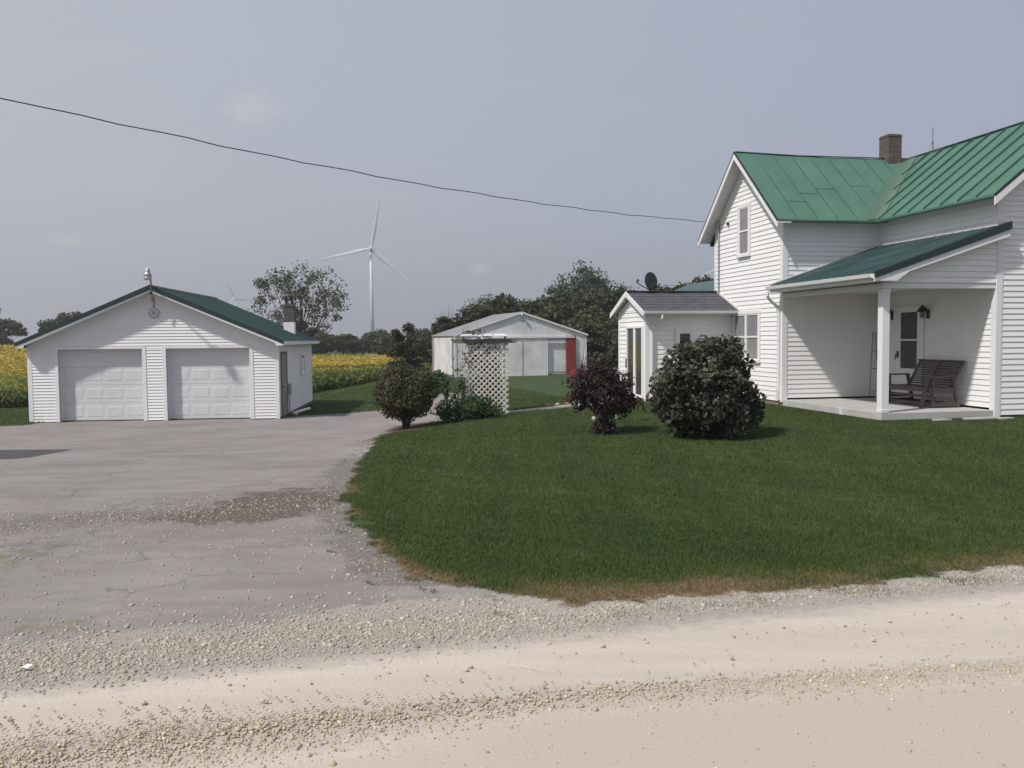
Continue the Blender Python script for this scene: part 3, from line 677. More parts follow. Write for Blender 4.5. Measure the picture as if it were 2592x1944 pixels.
m=MB(); m.box(.02,W1-.03,-PD+.17,-.02,3.0,3.02); m.build('porch_ceiling',SOFF,H)
py0=-PD-.24
m=MB(); xe=W1+.10
grid_roof(m,(-.33,py0,pz(-.33)),(-.33,-.016,pz(-.33)),(W1-.016,-.016,pz(W1)),(W1-.016,py0,pz(W1)),6,6,.03); m.f=[f[::-1] for f in m.f]
m.prism([(W1-.017,py0,pz(W1)),(xe,py0,pz(xe)),(xe,-PD-.03,pz(xe)),(W1-.017,-PD-.03,pz(W1))],(0,0,-.03))
for y in np.arange(py0+.3,0,.30): m.bar((-.33,y,pz(-.33)+.008),(W1-.03,y,pz(W1-.03)+.008),.03,.018)
pr=m.build('porch_roof',DROOF,H)
m=MB(); m.prism([(-.345,py0-.012,pz(-.345)+.02),(xe,py0-.012,pz(xe)+.02),(xe,py0-.012,pz(xe)-.13),(-.345,py0-.012,pz(-.345)-.10)],(0,-.02,0)); m.prism([(-.345,py0-.032,pz(-.345)+.021),(xe,py0-.032,pz(xe)+.021),(xe,py0+.12,pz(xe)+.021),(-.345,py0+.12,pz(-.345)+.021)],(0,0,.004)); m.build('rake_trim',DROOFT,pr)
m=MB(); q=lambda x,d:(x,py0-.006,pz(x)-d)
m.prism([q(-.33,.105),q(xe-.02,.135),q(xe-.02,.26),q(.42,.22),(.13,py0-.006,3.045),(-.33,py0-.006,3.045)],(0,.022,0)); m.build('rake_board',TRIM,pr)
m=MB(); m.prism([(-.32,py0+.018,3.04),(.12,py0+.018,3.04),(.12,-PD-.018,3.04),(-.32,-PD-.018,3.04)],(0,0,.012)); m.prism([(.12,py0+.018,3.04),(.42,py0+.018,pz(.42)-.22),(xe-.03,py0+.018,pz(xe)-.26),(xe-.03,-PD-.018,pz(xe)-.26),(.42,-PD-.018,pz(.42)-.22),(.12,-PD-.018,3.04)][:4]+[(.42,-PD-.018,pz(.42)-.22),(.12,-PD-.018,3.04)],(0,0,.01))
m.box(-.32,-.001,-PD-.0175,-.016,3.035,3.047); m.build('soffit',SOFF,pr)
m=MB(); m.box(-.335,-.315,py0+.02,-.0,3.03,pz(-.33)-.034)
m.prism([(-.335+p[0],py0+.02,pz(-.33)-.12+p[1]) for p in gp],(0,-py0+.05,0)); m.build('gutter',GUT,pr)
m=MB(); m.tube([(-.39,.02,3.06),(-.39,.02,2.96),(-.36,.04,2.9),(-.10,.10,2.70),(-.055,.10,2.6),(-.055,.10,.55)],.038,6); m.build('downspout',GUT,pr)
m=MB(); m.box(-.10,-.015,.055,.145,.45,.72); m.build('downspout_shoe',GUT,pr)
m=MB(); m.box(W1-.03,W1-.014,-PD,-.02,pz(W1)+.0,pz(W1)+.075); m.prism([(-.3,-.03,pz(-.3)+.006),(W1-.03,-.03,pz(W1-.03)+.006),(W1-.03,-.03,pz(W1-.03)+.05),(-.3,-.03,pz(-.3)+.05)],(0,.013,0)); m.build('flashing',TRIM,pr)
# porch door
y0,y1=-1.72,-.74; zt=2.66
m=MB(); m.box(W1-.055,W1-.014,y0-.06,y0+.04,ZF+.01,zt); m.box(W1-.055,W1-.014,y1-.04,y1+.06,ZF+.01,zt); m.box(W1-.055,W1-.014,y0+.04,y1-.04,zt-.1,zt); df=m.build('porch_door',TRIM,H,bevel=.004)
m=MB(); m.box(W1-.046,W1-.016,y0+.04,y1-.04,ZF+.02,zt-.1); m.build('door_leaf',TRIM,df)
m=MB(); m.box(W1-.052,W1-.047,-1.56,-.97,1.90,2.52); m.box(W1-.052,W1-.047,-1.56,-.97,1.22,1.86); m.build('pane',GLASSD,df)
m=MB(); m.box(W1-.058,W1-.047,-1.59,-.94,1.86,1.90); m.build('rail',TRIM,df)
m=MB(); m.tube([(W1-.047,-.86,1.55),(W1-.11,-.86,1.55),(W1-.11,-.86,1.42)],.014,6); m.box(W1-.055,W1-.046,-.90,-.82,1.46,1.62); m.build('handle',BRASS,df)
for y,nm in ((-.60,'a'),(-1.90,'b')):
    m=MB(); m.box(W1-.035,W1-.014,y-.05,y+.05,2.36,2.56); m.tube([(W1-.03,y,2.52),(W1-.10,y,2.62),(W1-.16,y,2.60)],.012,6); lt=m.build('porch_light',DARKM,H)
    m=MB(); m.lathe([(.015,2.66),(.04,2.62),(.12,2.53),(.125,2.51),(.05,2.53)],(W1-.17,y,0),14); m.build('shade',DARKM,lt)
    m=MB(); m.lathe([(.045,2.52),(.05,2.44),(.03,2.38),(.01,2.37)],(W1-.17,y,0),10); m.build('bulb_glass',GLASS,lt)
# service mast on the gable corner
m=MB(); m.tube([(-.05,AD-.32,2.95),(-.05,AD-.32,5.02),(-.05,AD-.32,5.1)],.022,8); m.lathe([(.03,5.06),(.055,5.1),(.05,5.16),(.02,5.19)],(-.06,AD-.32,0),10); m.tube([(-.05,AD-.32,5.08),(-.12,AD-.2,4.9),(-.2,AD-.05,4.82),(-.26,AD+.05,5.0)],.008,5); m.tube([(-.05,AD-.32,5.1),(-.16,AD-.1,5.16),(-.26,AD+.05,5.05)],.008,5); m.build('service_mast',GALV,H)
m=MB(); m.box(-.07,-.016,2.98,3.04,5.02,5.09); m.tube([(-.04,3.01,5.05),(-.13,2.9,5.03)],.01,5); m.build('wire_bracket',DARKM,H)

# antenna on the ridge
A=thing('roof_antenna','thin metal whip antenna behind the ridge beside the brick chimney','antenna',tuple(hw(5.8,2.5,5.8)),HA)
m=MB(); m.tube([(0,0,0),(0,0,1.95)],.008,5); m.build('mast',DARKM,A)
m=MB(); m.tube([(0,0,1.55),(-.16,0,1.22)],.006,4); m.tube([(0,0,1.5),(.07,0,1.2)],.006,4); m.tube([(-.035,0,1.52),(.03,0,1.52)],.014,5); m.build('brace',DARKM,A)
# satellite dish on the sunroom roof
D=thing('satellite_dish','dark oval satellite dish on the grey sunroom roof ridge','satellite dish',tuple(hw(-2.02,sym-.1,SR-.02)),HA)
M=Matrix.Rotation(math.radians(-80),3,'Y')@Matrix.Rotation(math.radians(0),3,'X')
m=MB(); prof=[(0,.0),(.1,.006),(.18,.02),(.25,.045),(.252,.055),(.18,.032),(.1,.016),(0,.01)]
def dishpt(v): return Vector((v.x*.72,v.y,v.z))
Mr=Matrix.Rotation(math.radians(-12),3,'Y')@Matrix.Rotation(math.radians(-62),3,'Z')@Matrix.Rotation(math.radians(90),3,'Y')
m.lathe(prof,(0,0,.30),24,M=Mr); m.build('reflector',BLACKP,D,smooth=True)
m=MB(); m.tube([(0.03,0,.0),(.03,0,.12),(.03,.02,.30)],.018,6); m.box(-.16,.9,-.03,.02,.0,.035); m.build('mount',BLACKP,D)
m=MB(); m.tube([(0,0,.06),(-.28,-.06,.19),(-.40,-.08,.26)],.014,6); m.build('feed_arm',DARKM,D)
m=MB(); m.tube([(-.40,-.08,.25),(-.37,-.08,.35)],.024,6); m.tube([(-.36,-.12,.31),(-.33,-.03,.33)],.02,6); m.build('receiver',DARKM,D)
# wire rack leaning on the porch wall
R=thing('garden_trellis','thin rusty wire trellis leaning on the shaded porch wall','trellis',tuple(hw(2.40,-.06,ZF+.002)),HA)
m=MB(); 
for a,b_ in (((-.18,-.1,0),(-.02,.03,1.62)),((.1,-.1,0),(.04,.03,1.62)),((-.16,-.08,.18),(.09,-.08,.18)),((-.11,-.03,.72),(.07,-.03,.72)),((-.07,0,1.15),(.05,0,1.15))): m.tube([a,b_],.007,5)
m.build('frame',WOODO,R)
# glider bench
B=thing('glider_bench','weathered brown slatted wooden glider bench on the concrete porch','bench',tuple(hw(2.0,-2.46,ZF+.003)),HA)
L2=.72
m=MB()
for k in range(12):
    t=k/11; x=.12+.30*t+.02*math.sin(t*3); z=.42+.52*t; m.box(x-.011,x+.011,-L2+.02,L2-.02,z-.017,z+.017)
m.build('backrest',WOODO,B,bevel=.003)
m=MB(); m.box(.405,.46,-L2-.03,L2+.03,.955,.985)
for y in (-L2,-.0,L2-.05): m.bar((.15,y+.025,.38),(.45,y+.025,.96),.035,.05,(0,1,0))
m.build('back_frame',WOODO,B)
m=MB()
for k in range(8):
    x=-.38+k*.068; z=.43-.035*math.sin(k/7*2.4)-.01*k; m.box(x,x+.05,-L2+.02,L2-.02,z-.01,z+.012)
m.box(-.42,-.395,-L2+.0,L2-.0,.33,.43); m.build('seat',WOODO,B,bevel=.003)
for y in (-L2-.05,L2+.0):
    m=MB(); m.box(-.50,.18,y-.03,y+.08,.635,.665); m.build('arm',WOODO,B,bevel=.004)
    m=MB(); m.bar((-.42,y+.02,.635),(-.58,y+.02,0),.05,.06,(0,1,0)); m.build('leg',WOODO,B)
    m=MB(); m.bar((-.30,y+.02,.63),(-.30,y+.02,.02),.05,.07,(0,1,0)); m.build('leg',WOODO,B)
    m=MB(); m.bar((.16,y+.02,.635),(.30,y+.02,0.0),.05,.07,(0,1,0)); m.build('leg',WOODO,B)
    m=MB(); m.box(-.40,.22,y-.0,y+.045,.30,.42); m.box(-.34,.27,y,y+.05,.03,.12); m.box(-.24,.18,y+.005,y+.035,.14,.22); m.build('side_rail',WOODO,B)
m=MB(); m.box(-.30,-.26,-L2,L2,.05,.10); m.box(.2,.24,-L2,L2,.05,.10); m.box(-.28,-.25,-L2,L2,.20,.26); m.build('cross_rail',WOODO,B)

# ================================================================== GARAGE
GX,GY,GA=-14.457,26.282,.0899
def gw_(x,y,z=0): return Vector((GX+x*math.cos(GA)-y*math.sin(GA),GY+x*math.sin(GA)+y*math.cos(GA),z))
GZ=-.41; GT=1.90; GWd,GD=7.32,7.4; gp_=3.69
G=thing('garage','white two-door garage with low dark green metal roof','garage',(GX,GY,0),GA)
c1=.0925
m=MB(); D1=(.86,3.30); D2=(4.0,6.47); dt=1.78
for a,b_ in ((0,D1[0]),(D1[1],D2[0]),(D2[1],GWd)):
    siding(m,[(a,GZ+.02),(b_,GZ+.02),(b_,dt),(a,dt)],(0,0,0),(1,0,0),(0,-1,0),c1,.021)
zk=dt+.0
siding(m,[(0,zk+.001),(GWd,zk+.001),(GWd,GT),(gp_,3.52),(0,GT)],(0,0,0),(1,0,0),(0,-1,0),c1,.021)
o=m.build('wall',WHITEG,G); o['label']='front gable wall around the two doors'
m=MB(); siding(m,[(0,GZ+.05),(GD,GZ+.05),(GD,GT),(0,GT)],(GWd,0,0),(0,1,0),(1,0,0),c1,.021); o=m.build('wall',WHITEG,G); o['label']='shaded side wall'
m=MB(); siding(m,[(0,GZ+.05),(GD,GZ+.05),(GD,GT),(0,GT)],(0,0,0),(0,1,0),(-1,0,0),c1,.021); siding(m,[(0,GZ+.05),(GWd,GZ+.05),(GWd,GT),(gp_,3.5),(0,GT)],(0,GD,0),(1,0,0),(0,1,0),c1,.021); m.build('wall',WHITEG,G)
m=MB(); m.box(.02,D1[0],.02,GD-.02,-.9,GZ+.018); m.box(D2[1],GWd-.02,.02,GD-.02,-.9,GZ+.018); m.box(D1[0],D2[1],.3,GD-.02,-.9,GZ+.016); m.box(D1[1],D2[0],.02,.3,-.9,GZ+.016); m.build('foundation',FOUND,G)
m=MB(); corner(m,0,0,GZ,GT-.0,1,1,.10); corner(m,GWd,0,GZ,GT,-1,1,.10); corner(m,GWd,GD,GZ+.05,GT,-1,-1,.08); m.build('corner_board',TRIM,G)
# door casings with deep reveals
m=MB()
for a,b_ in (D1,D2):
    m.box(a-.11,a,-.03,-.001,GZ+.005,dt+.08); m.box(b_,b_+.11,-.03,-.001,GZ+.005,dt+.08); m.box(a,b_,-.03,-.001,dt,dt+.08)
    m.box(a-.02,a,0,.30,GZ+.005,dt); m.box(b_,b_+.02,0,.30,GZ+.005,dt); m.box(a,b_,0,.30,dt,dt+.02)
m.build('door_casing',TRIM,G)
for a,b_ in (D1,D2):
    m=MB(); hgt=(dt-GZ)/4
    for s_ in range(4):
        z0=GZ+.008+s_*hgt; z1=z0+hgt-.005
        m.box(a,b_,.222,.26,z0,z1)
        pw=(b_-a-.5)/4
        for k in range(4):
            x0=a+.1+k*(pw+.1); x1=x0+pw; za,zb_=z0+.12,z1-.10
            # raised panel: rim groove + bevelled field
            r_=.022
            m.add([(x0,.222,za),(x1,.222,za),(x1,.222,zb_),(x0,.222,zb_),(x0+r_,.216,za+r_),(x1-r_,.216,za+r_),(x1-r_,.216,zb_-r_),(x0+r_,.216,zb_-r_)],[(0,1,5,4),(1,2,6,5),(2,3,7,6),(3,0,4,7),(4,5,6,7)])
    o=m.build('garage_door',DOORW,G)
    o['label']='left overhead door with raised panels' if a<2 else 'right overhead door with raised panels'
    h=MB(); h.box(a,b_,.21,.222,GZ+.0,GZ+.03); h.build('bottom_seal',DARKM,o)
# roof
rs_=(3.66-1.97)/(3.69+.22)
zr_=3.66
def grz(x): return zr_-abs(x-gp_)*.432
gy0,gy1=-.37,GD+.15; xl,xr2=-.20,GWd+.24
m=MB()
for xe_ in (xl,xr2):
    m.prism([(xe_,gy0,grz(xe_)),(gp_,gy0,zr_),(gp_,gy1,zr_),(xe_,gy1,grz(xe_))],(0,0,-.03))
    for y in np.arange(gy0+.25,gy1,.23): m.bar((xe_,y,grz(xe_)+.006),(gp_,y,zr_+.006),.02,.012)
gr_=m.build('roof',DROOF,G)
m=MB(); m.prism([(gp_-.14,gy0,grz(gp_-.14)+.02),(gp_,gy0,zr_+.028),(gp_+.14,gy0,grz(gp_+.14)+.02)],(0,gy1-gy0,0)); m.build('ridge_cap',DROOFT,gr_)
m=MB()
for xe_ in (xl-.01,xr2+.01):
    m.prism([(xe_,gy0-.002,grz(xe_)+.015),(gp_,gy0-.002,zr_+.02),(gp_,gy0-.002,zr_-.13),(xe_,gy0-.002,grz(xe_)-.09)],(0,-.02,0))
m.build('rake_trim',DROOFT,gr_)
m=MB()
for s_,xe_ in ((1,xl),(-1,xr2)):
    m.prism([(xe_,gy0+.0,grz(xe_)-.10),(gp_,gy0+.0,zr_-.135),(gp_,gy0,zr_-.185),(xe_+s_*.26,gy0,grz(xe_+s_*.26)-.175),(xe_+s_*.22,gy0,grz(xe_)-.15),(xe_+s_*.02,gy0,grz(xe_)-.15)],(0,.02,0))
m.build('rake_board',TRIM,gr_)
m=MB()
for s_,xe_ in ((1,xl),(-1,xr2)):
    m.prism([(xe_+s_*.21,gy0+.02,grz(xe_+s_*.21)-.15),(gp_,gy0+.02,zr_-.15),(gp_,-.016,zr_-.15),(xe_+s_*.21,-.016,grz(xe_+s_*.21)-.15)],(0,0,-.012))
    m.box(min(xe_,xe_+s_*.19),max(xe_,xe_+s_*.19),gy0+.02,gy1,grz(xe_)-.15,grz(xe_)-.138)
m.build('soffit',SOFF,gr_)
m=MB(); m.box(xr2-.02,xr2+.0,gy0+.02,gy1,grz(xr2)-.137,grz(xr2)-.032); m.box(xl,xl+.02,gy0+.02,gy1,grz(xl)-.137,grz(xl)-.032)
m.box(xr2+.001,xr2+.07,gy0+.03,gy1,grz(xr2)-.125,grz(xr2)-.035); m.build('fascia',TRIM,gr_)
# garage chimney
m=MB(); m.box(6.64,7.02,5.3,5.68,1.9,2.655); c_=m.build('chimney',TRIM,G); c_['label']='chimney with white base, brick stack and slab cap'
m=MB(); m.box(6.645,7.015,5.305,5.675,2.656,3.31); m.box(6.63,7.03,5.29,5.69,3.22,3.27); m.build('brick_stack',BRICKG,c_)
m=MB(); 
for x in (6.70,6.90):
    for y in (5.34,5.58): m.box(x,x+.05,y,y+.05,3.311,3.56)
m.box(6.66,7.0,5.31,5.67,3.561,3.6); m.build('cap',DARKM,c_)
# side door, window, meter
m=MB(); x=GWd+.013; m.box(x,x+.03,.42,1.30,GZ+.03,1.55); sd_=m.build('side_door',mat('side_door_paint',(.30,.27,.27),.6,.2,3),G)
m=MB(); m.box(x,x+.045,.33,.42,GZ+.02,1.64); m.box(x,x+.045,1.30,1.39,GZ+.02,1.64); m.box(x,x+.045,.42,1.30,1.55,1.64); m.build('casing',WOODG,sd_)
m=MB(); m.lathe([(.0,0),(.03,0),(.035,.02),(.02,.035),(0,.04)],(x+.03,.52,.55),8,Matrix.Rotation(math.pi/2,3,'Y')); m.build('handle',BRASS,sd_)
m=MB(); m.box(x,x+.05,4.45,5.25,.72,1.52); wn=m.build('window',TRIM,G); m=MB(); m.box(x+.05,x+.054,4.52,5.18,.79,1.45); m.build('pane',GLASS,wn)
m=MB(); m.box(x,x+.09,1.55,1.85,.22,.58); mb_=m.build('electric_box',GALV,G); m=MB(); m.tube([(x+.04,1.7,.22),(x+.04,1.7,-.42)],.02,6); m.build('conduit',GALV,mb_)
# downspout elbow lying beside the garage
tag(MB().tube([(0,0,.06),(.35,.9,.09),(.55,1.5,.09)],.05,8).tube([(0,0,.06),(.1,-.35,.05)],.05,8).build('drain_pipe',GUT),'short white drain pipe lying on the ground by the garage side wall','pipe')
bpy.data.objects['drain_pipe'].location=(-7.15,28.6,g1(-7.15,28.8)); bpy.data.objects['drain_pipe'].rotation_euler=(0,0,.25)
# yard lamp on the peak
Y=thing('yard_lamp','grey metal yard lamp on an arm at the garage roof peak','lamp',tuple(gw_(3.74,-.36,3.2)),GA)
m=MB(); m.tube([(0,.02,-.02),(.0,-.02,.45),(.02,-.10,.50),(.16,-.60,.68),(.18,-.68,.69)],.026,8); m.build('arm',GALV,Y,smooth=True)
m=MB(); m.lathe([(.0,.0),(.11,.0),(.10,.10),(.065,.12),(.075,.17),(.055,.22),(.025,.24),(.03,.27),(0,.275)],(.13,-.74,.66),16); m.build('housing',GALV,Y,smooth=True)
m=MB(); m.lathe([(.0,.0),(.085,.005),(.11,.05),(.12,.09),(.09,.095),(0,.096)],(.13,-.74,.565),16); m.build('lamp_glass',mat('lamp_glass',(.5,.5,.47),.15,.1,5),Y,smooth=True)
# round dial under the peak
Dl=thing('wall_dial','round pale wall thermometer dial hanging under the garage peak','thermometer',tuple(gw_(3.69,-.035,2.85)),GA)
Mx=Matrix.Rotation(math.pi/2,3,'X')
m=MB(); m.lathe([(.0,-.0),(.145,-.0),(.15,.01),(.15,.03),(.132,.035),(.13,.028),(0,.028)],(0,0,0),28,Mx); m.build('rim',mat('dial_rim',(.42,.41,.41),.5,.1,6),Dl)
m=MB(); m.lathe([(0,.029),(.125,.029),(.125,.031),(0,.031)],(0,0,0),28,Mx); m.build('face',mat('dial_face',(.62,.61,.60),.6,.1,20),Dl)
m=MB(); m.box(-.05,.055,-.034,-.032,-.045,.06); m.bar((-.07,-.0335,-.05),(.03,-.0335,.02),.012,.003); m.build('picture',mat('dial_print',(.30,.29,.30),.7,.3,30,(.45,.44,.44)),Dl)
m=MB(); m.box(-.018,.018,-.005,.02,.16,.48); m.build('hanger',mat('hanger_grey',(.28,.26,.25),.6,.1,8),Dl)
m=MB(); m.tube([(0,0,0),(.06,.03,-.05)],.03,6); o=m.build('lamp_bracket',DARKM,G); o.location=(3.70,-.40,3.45)

# ================================================================== BARN
BX,BY,BA=-4.25,66,.28
K=thing('pole_barn','long low white steel pole barn with sliding doors at the back of the yard','barn',(BX,BY,0),BA)
BWd,BD,BT,BR,BB=10.48,8.7,2.30,4.0,-.95
def ribbed(mb,u0,u1,z0f,z1f,O,U,Nn,step=.23,t=.006):
    """vertical ribbed steel: strips between u0,u1 with tops z1f(u)"""
    O=Vector(O);U=Vector(U);Nn=Vector(Nn);u=u0
    while u<u1-1e-6:
        for a,b_,oa,ob in ((0,.05,0,t),(.05,.09,t,t),(.09,.14,t,0),(.14,step,0,0)):
            ua,ub=min(u+a,u1),min(u+b_,u1)
            if ub<=ua: continue
            P=lambda q,z,o_:tuple(O+U*q+Vector((0,0,z))+Nn*o_)
            mb.add([P(ua,z0f(ua),oa),P(ub,z0f(ub),ob),P(ub,z1f(ub),ob),P(ua,z1f(ua),oa)],[(0,1,2,3)])
        u+=step
bz=lambda x:BR-.05-abs(x-5.24)*(BR-BT)/5.24
m=MB()
ribbed(m,0,BWd,lambda u:2.08,bz,(0,0,0),(1,0,0),(0,-1,0)); ribbed(m,0,2.2,lambda u:BB,lambda u:2.08,(0,0,0),(1,0,0),(0,-1,0)); ribbed(m,9.6,BWd,lambda u:BB+.1,lambda u:2.08,(0,0,0),(1,0,0),(0,-1,0)); ribbed(m,7.32,9.6,lambda u:BB+.32,lambda u:2.08,(0,.1,0),(1,0,0),(0,-1,0))
ribbed(m,0,BD,lambda u:BB+.2,lambda u:BT-.02,(0,0,0),(0,1,0),(-1,0,0)); ribbed(m,0,BD,lambda u:BB,lambda u:BT,(BWd,0,0),(0,1,0),(1,0,0)); ribbed(m,0,BWd,lambda u:BB,bz,(0,BD,0),(1,0,0),(0,1,0))
m.box(.04,BWd-.04,.14,BD-.04,BB-.3,BT-.2)
m.build('wall',BARNW,K)
m=MB(); m.box(-.02,BWd,.02,BD,BB-.5,BB+.15); m.build('skirt_board',WOODG,K)
m=MB(); m.box(-.04,.10,-.05,-.031,BB,BT); m.box(BWd-.1,BWd+.04,-.05,-.031,BB+.1,BT); m.box(-.05,-.031,.0,.1,BB+.1,BT); m.build('corner_trim',BARNW,K)
SPT=mat('barn_spout',(.30,.24,.22),.6,.1,3)
for yy_,ze2 in ((.42,-.9),(BD-.4,-.8)): MB().tube([(-.10,yy_,BT-.05),(-.10,yy_,ze2)],.06,6).build('downspout',SPT,K)
MB().box(-.17,-.05,.34,.5,.55,.68).build('electric_box',GALV,K)
for a,b_ in ((2.2,5.20),(5.24,7.30)):
    m=MB(); ribbed(m,a,b_,lambda u:-1.02,lambda u:2.0,(0,-.12,0),(1,0,0),(0,-1,0),.2,.006); m.box(a,b_,-.118,-.08,-1.02,2.0); m.box(a,a+.03,-.16,-.121,-1.02,2.0); o=m.build('sliding_door',BARNW,K)
m=MB(); m.box(2.1,9.5,-.2,-.06,2.0,2.10); m.build('door_track',TRIM,K)
m=MB(); m.box(8.80,9.60,-.14,-.06,-.95,2.13); m.box(9.3,9.6,-.16,-.141,2.0,2.16); o=m.build('sliding_door',RED,K); o['label']='narrow red door panel at the right'
m=MB()
for xe_ in (-.12,BWd+.12):
    zE=BR-abs(xe_-5.24)*(BR-BT)/5.24
    m.prism([(xe_,-.12,zE),(5.24,-.12,BR),(5.24,BD+.1,BR),(xe_,BD+.1,zE)],(0,0,-.04))
    for y in np.arange(.1,BD,.3): m.bar((xe_,y,zE+.008),(5.24,y,BR+.008),.03,.018)
br_=m.build('roof',BARNR,K)
m=MB()
for xe_ in (-.13,BWd+.13):
    zE=BR-abs(xe_-5.24)*(BR-BT)/5.24
    m.prism([(xe_,-.125,zE+.02),(5.24,-.125,BR+.02),(5.24,-.125,BR-.12),(xe_,-.125,zE-.12)],(0,-.02,0))
m.build('rake_trim',TRIM,br_)
m=MB(); m.lathe([(0,0),(.09,0),(.10,.08),(.05,.16),(0,.17)],(5.2,-.25,3.70),10); m.box(5.17,5.23,-.2,-.06,3.76,3.82); m.box(5.1,5.45,-.05,-.031,3.35,3.55); m.build('barn_light',GALV,K)

# second outbuilding behind the house, only its green roof shows
Q=thing('outbuilding','green-roofed white outbuilding partly hidden behind the farmhouse gable','shed',(9.8,48.1,-.75),HA)
m=MB(); siding(m,[(-16,0),(0,0),(0,4.32),(-16,4.32)],(-2.75,0,0),(0,1,0),(-1,0,0),.13); siding(m,[(-2.75,0),(2.75,0),(2.75,4.32),(0,5.45),(-2.75,4.32)],(0,0,0),(1,0,0),(0,1,0),.13); siding(m,[(-2.75,0),(2.75,0),(2.75,4.32),(0,5.45),(-2.75,4.32)],(0,-16,0),(1,0,0),(0,-1,0),.13); m.box(-2.6,2.7,-15.8,-.2,0,4.2); m.build('wall',WHITE,Q)
m=MB()
for s_ in (-1,1): m.prism([(s_*3.0,-16.3,4.40),(s_*3.0,.3,4.40),(0,.3,5.62),(0,-16.3,5.62)],(0,0,-.04))
o=m.build('roof',DROOF,Q); m=MB(); m.box(-3.03,-3.001,-16.3,.3,4.25,4.385); m.build('fascia',TRIM,o)

# ================================================================== arbor
AX,AY=-.63,22.05; az=g1(AX,AY)
T=thing('lattice_arbor','white diamond lattice garden arbor with grey top boards beside the driveway','arbor',(AX,AY,0),.03)
def lattice(x0,x1,z0,z1,y,sp=.142,w_=.031,t=.008):
    mb=MB()
    for s_,yy in ((1,y),(-1,y+t+.0005)):
        c0=(x0-z1) if s_==1 else (x0+z0); c1_=(x1-z0) if s_==1 else (x1+z1)
        c=c0+.03
        while c<c1_:
            # line x - s*z = c
            pts=[]
            for z in (z0,z1):
                x=c+s_*z; 
                if x0<=x<=x1: pts.append((x,z))
            for x in (x0,x1):
                z=(x-c)*s_
                if z0<z<z1: pts.append((x,z))
            if len(pts)>=2:
                a,b_=min(pts),max(pts)
                if math.dist(a,b_)>.03: mb.bar((a[0],yy+t/2,a[1]),(b_[0],yy+t/2,b_[1]),t if False else w_,t,(0,1,0))
            c+=sp
    return mb
lattice(-.54,.54,.03,1.97,0).build('lattice_panel',LATT,T)
m=MB()
for x in (-.46,.46):
    for y in (.035,.90): m.box(x-.022,x+.022,y,y+.045,-.1,1.93)
m.build('post',LATT,T)
for y in (-.06,1.02):
    m=MB(); m.prism([(-.92,y,1.98),(.82,y,1.98),(.74,y,1.88),(-.80,y,1.88)],(0,.04,0)); m.build('beam',WOODG,T)
m=MB()
for k in range(4): m.box(-.62+k*.36,-.58+k*.36,-.2,1.2,1.982,2.05)
m.build('rafter',WOODG,T)
m=MB()
for k in range(3): m.prism([(-.66,-.18+k*.45,2.06+.01*k),(.56,-.18+k*.45,2.052+.01*k),(.44,.22+k*.45,2.10),(-.6,.22+k*.45,2.10)],(0,0,.015))
m.build('top_board',mat('top_white',(.72,.72,.74),.5,.05,4),T)

# ================================================================== vegetation
def ellipsoid_pts(n,c,r,shell=.55,lump=.16,seed=0,zmin=None,power=1.):
    rs=np.random.RandomState(seed); d=unit(rs.normal(size=(n,3)))
    ph=rs.uniform(0,6,12); lum=np.zeros(n)
    for k in range(4):
        ax=unit(rs.normal(size=(1,3)))[0]; lum+=np.sin(d@ax*(4+3*k)+ph[k])/(1+.5*k)
    R=1+lump*lum/1.6
    rr=(shell+(1-shell)*rs.rand(n)**.55)*R
    P=d*rr[:,None]*np.array(r)+np.array(c)
    return P,d,rr
def shrub(name,label,cat,loc,c,r,n,size,m,stems,stemmat=BARK,seed=1,lump=.2,group=None,extra=(),part='foliage',flat=None):
    o=thing(name,label,cat,loc,0,group)
    rs=np.random.RandomState(seed)
    P,d,rr=ellipsoid_pts(n,c,r,.55,lump,seed)
    for (c2,r2,n2) in extra:
        P2,d2,_=ellipsoid_pts(n2,c2,r2,.3,.25,seed+5); P=np.concatenate([P,P2]); d=np.concatenate([d,d2])
    k=P[:,2]>.03; P=P[k]; d=d[k]
    # clump tone
    tone=np.clip(.45+.22*np.sin(P[:,0]*9+seed)+.2*np.sin(P[:,1]*8+P[:,2]*10)+rs.normal(0,.2,len(P)),0,1)
    V,Fc=leafgeo(P,size,d,.9,.6,rs)
    npmesh(part,V,Fc,m,o,tone)
    mb=MB(); 
    for i in range(stems):
        a=rs.uniform(0,6.28); q=rs.uniform(.1,.75); e=Vector((c[0]+r[0]*q*math.cos(a),c[1]+r[1]*q*math.sin(a),c[2]+rs.uniform(-.2,.5)*r[2])); s0=Vector((rs.normal(0,.04),rs.normal(0,.04),-.05))
        mid=s0.lerp(e,.5)+Vector((rs.normal(0,.03)*1,rs.normal(0,.03),.0)); mid.x*= .8; mid.y*=.8
        mb.tube([s0,mid,e],[.013*max(r[0],.5)+.006,.011,.004],5)
    # twigs poking out
    mb.build('stem',stemmat,o); return o
shrub('dark_leafy_bush','large round dark green bush in front of the sunroom and double window','bush',(3.36,15.15,g1(3.36,15.15)),(0,0,.86),(.90,.85,.80),8500,.052,LGREEN,14,seed=3,lump=.24,extra=(((.75,.1,.40),(.25,.25,.2),350),((-.1,0,.25),(.55,.5,.25),900),((-.35,0,1.5),(.22,.3,.2),260),((.42,-.1,1.55),(.2,.25,.2),220),((.02,0,1.62),(.2,.2,.15),150)))
shrub('purple_leaf_shrub','small reddish purple leafed shrub on thin stems left of the large dark bush','bush',(1.68,16.0,g1(1.68,16)),(-.02,0,.82),(.58,.52,.38),4200,.034,LPURP,16,seed=8,lump=.34,extra=(((.0,0,.14),(.24,.22,.17),480),((-.1,0,1.16),(.3,.3,.10),240),((.38,0,.62),(.24,.2,.2),350),((-.42,0,.62),(.2,.2,.18),260)))
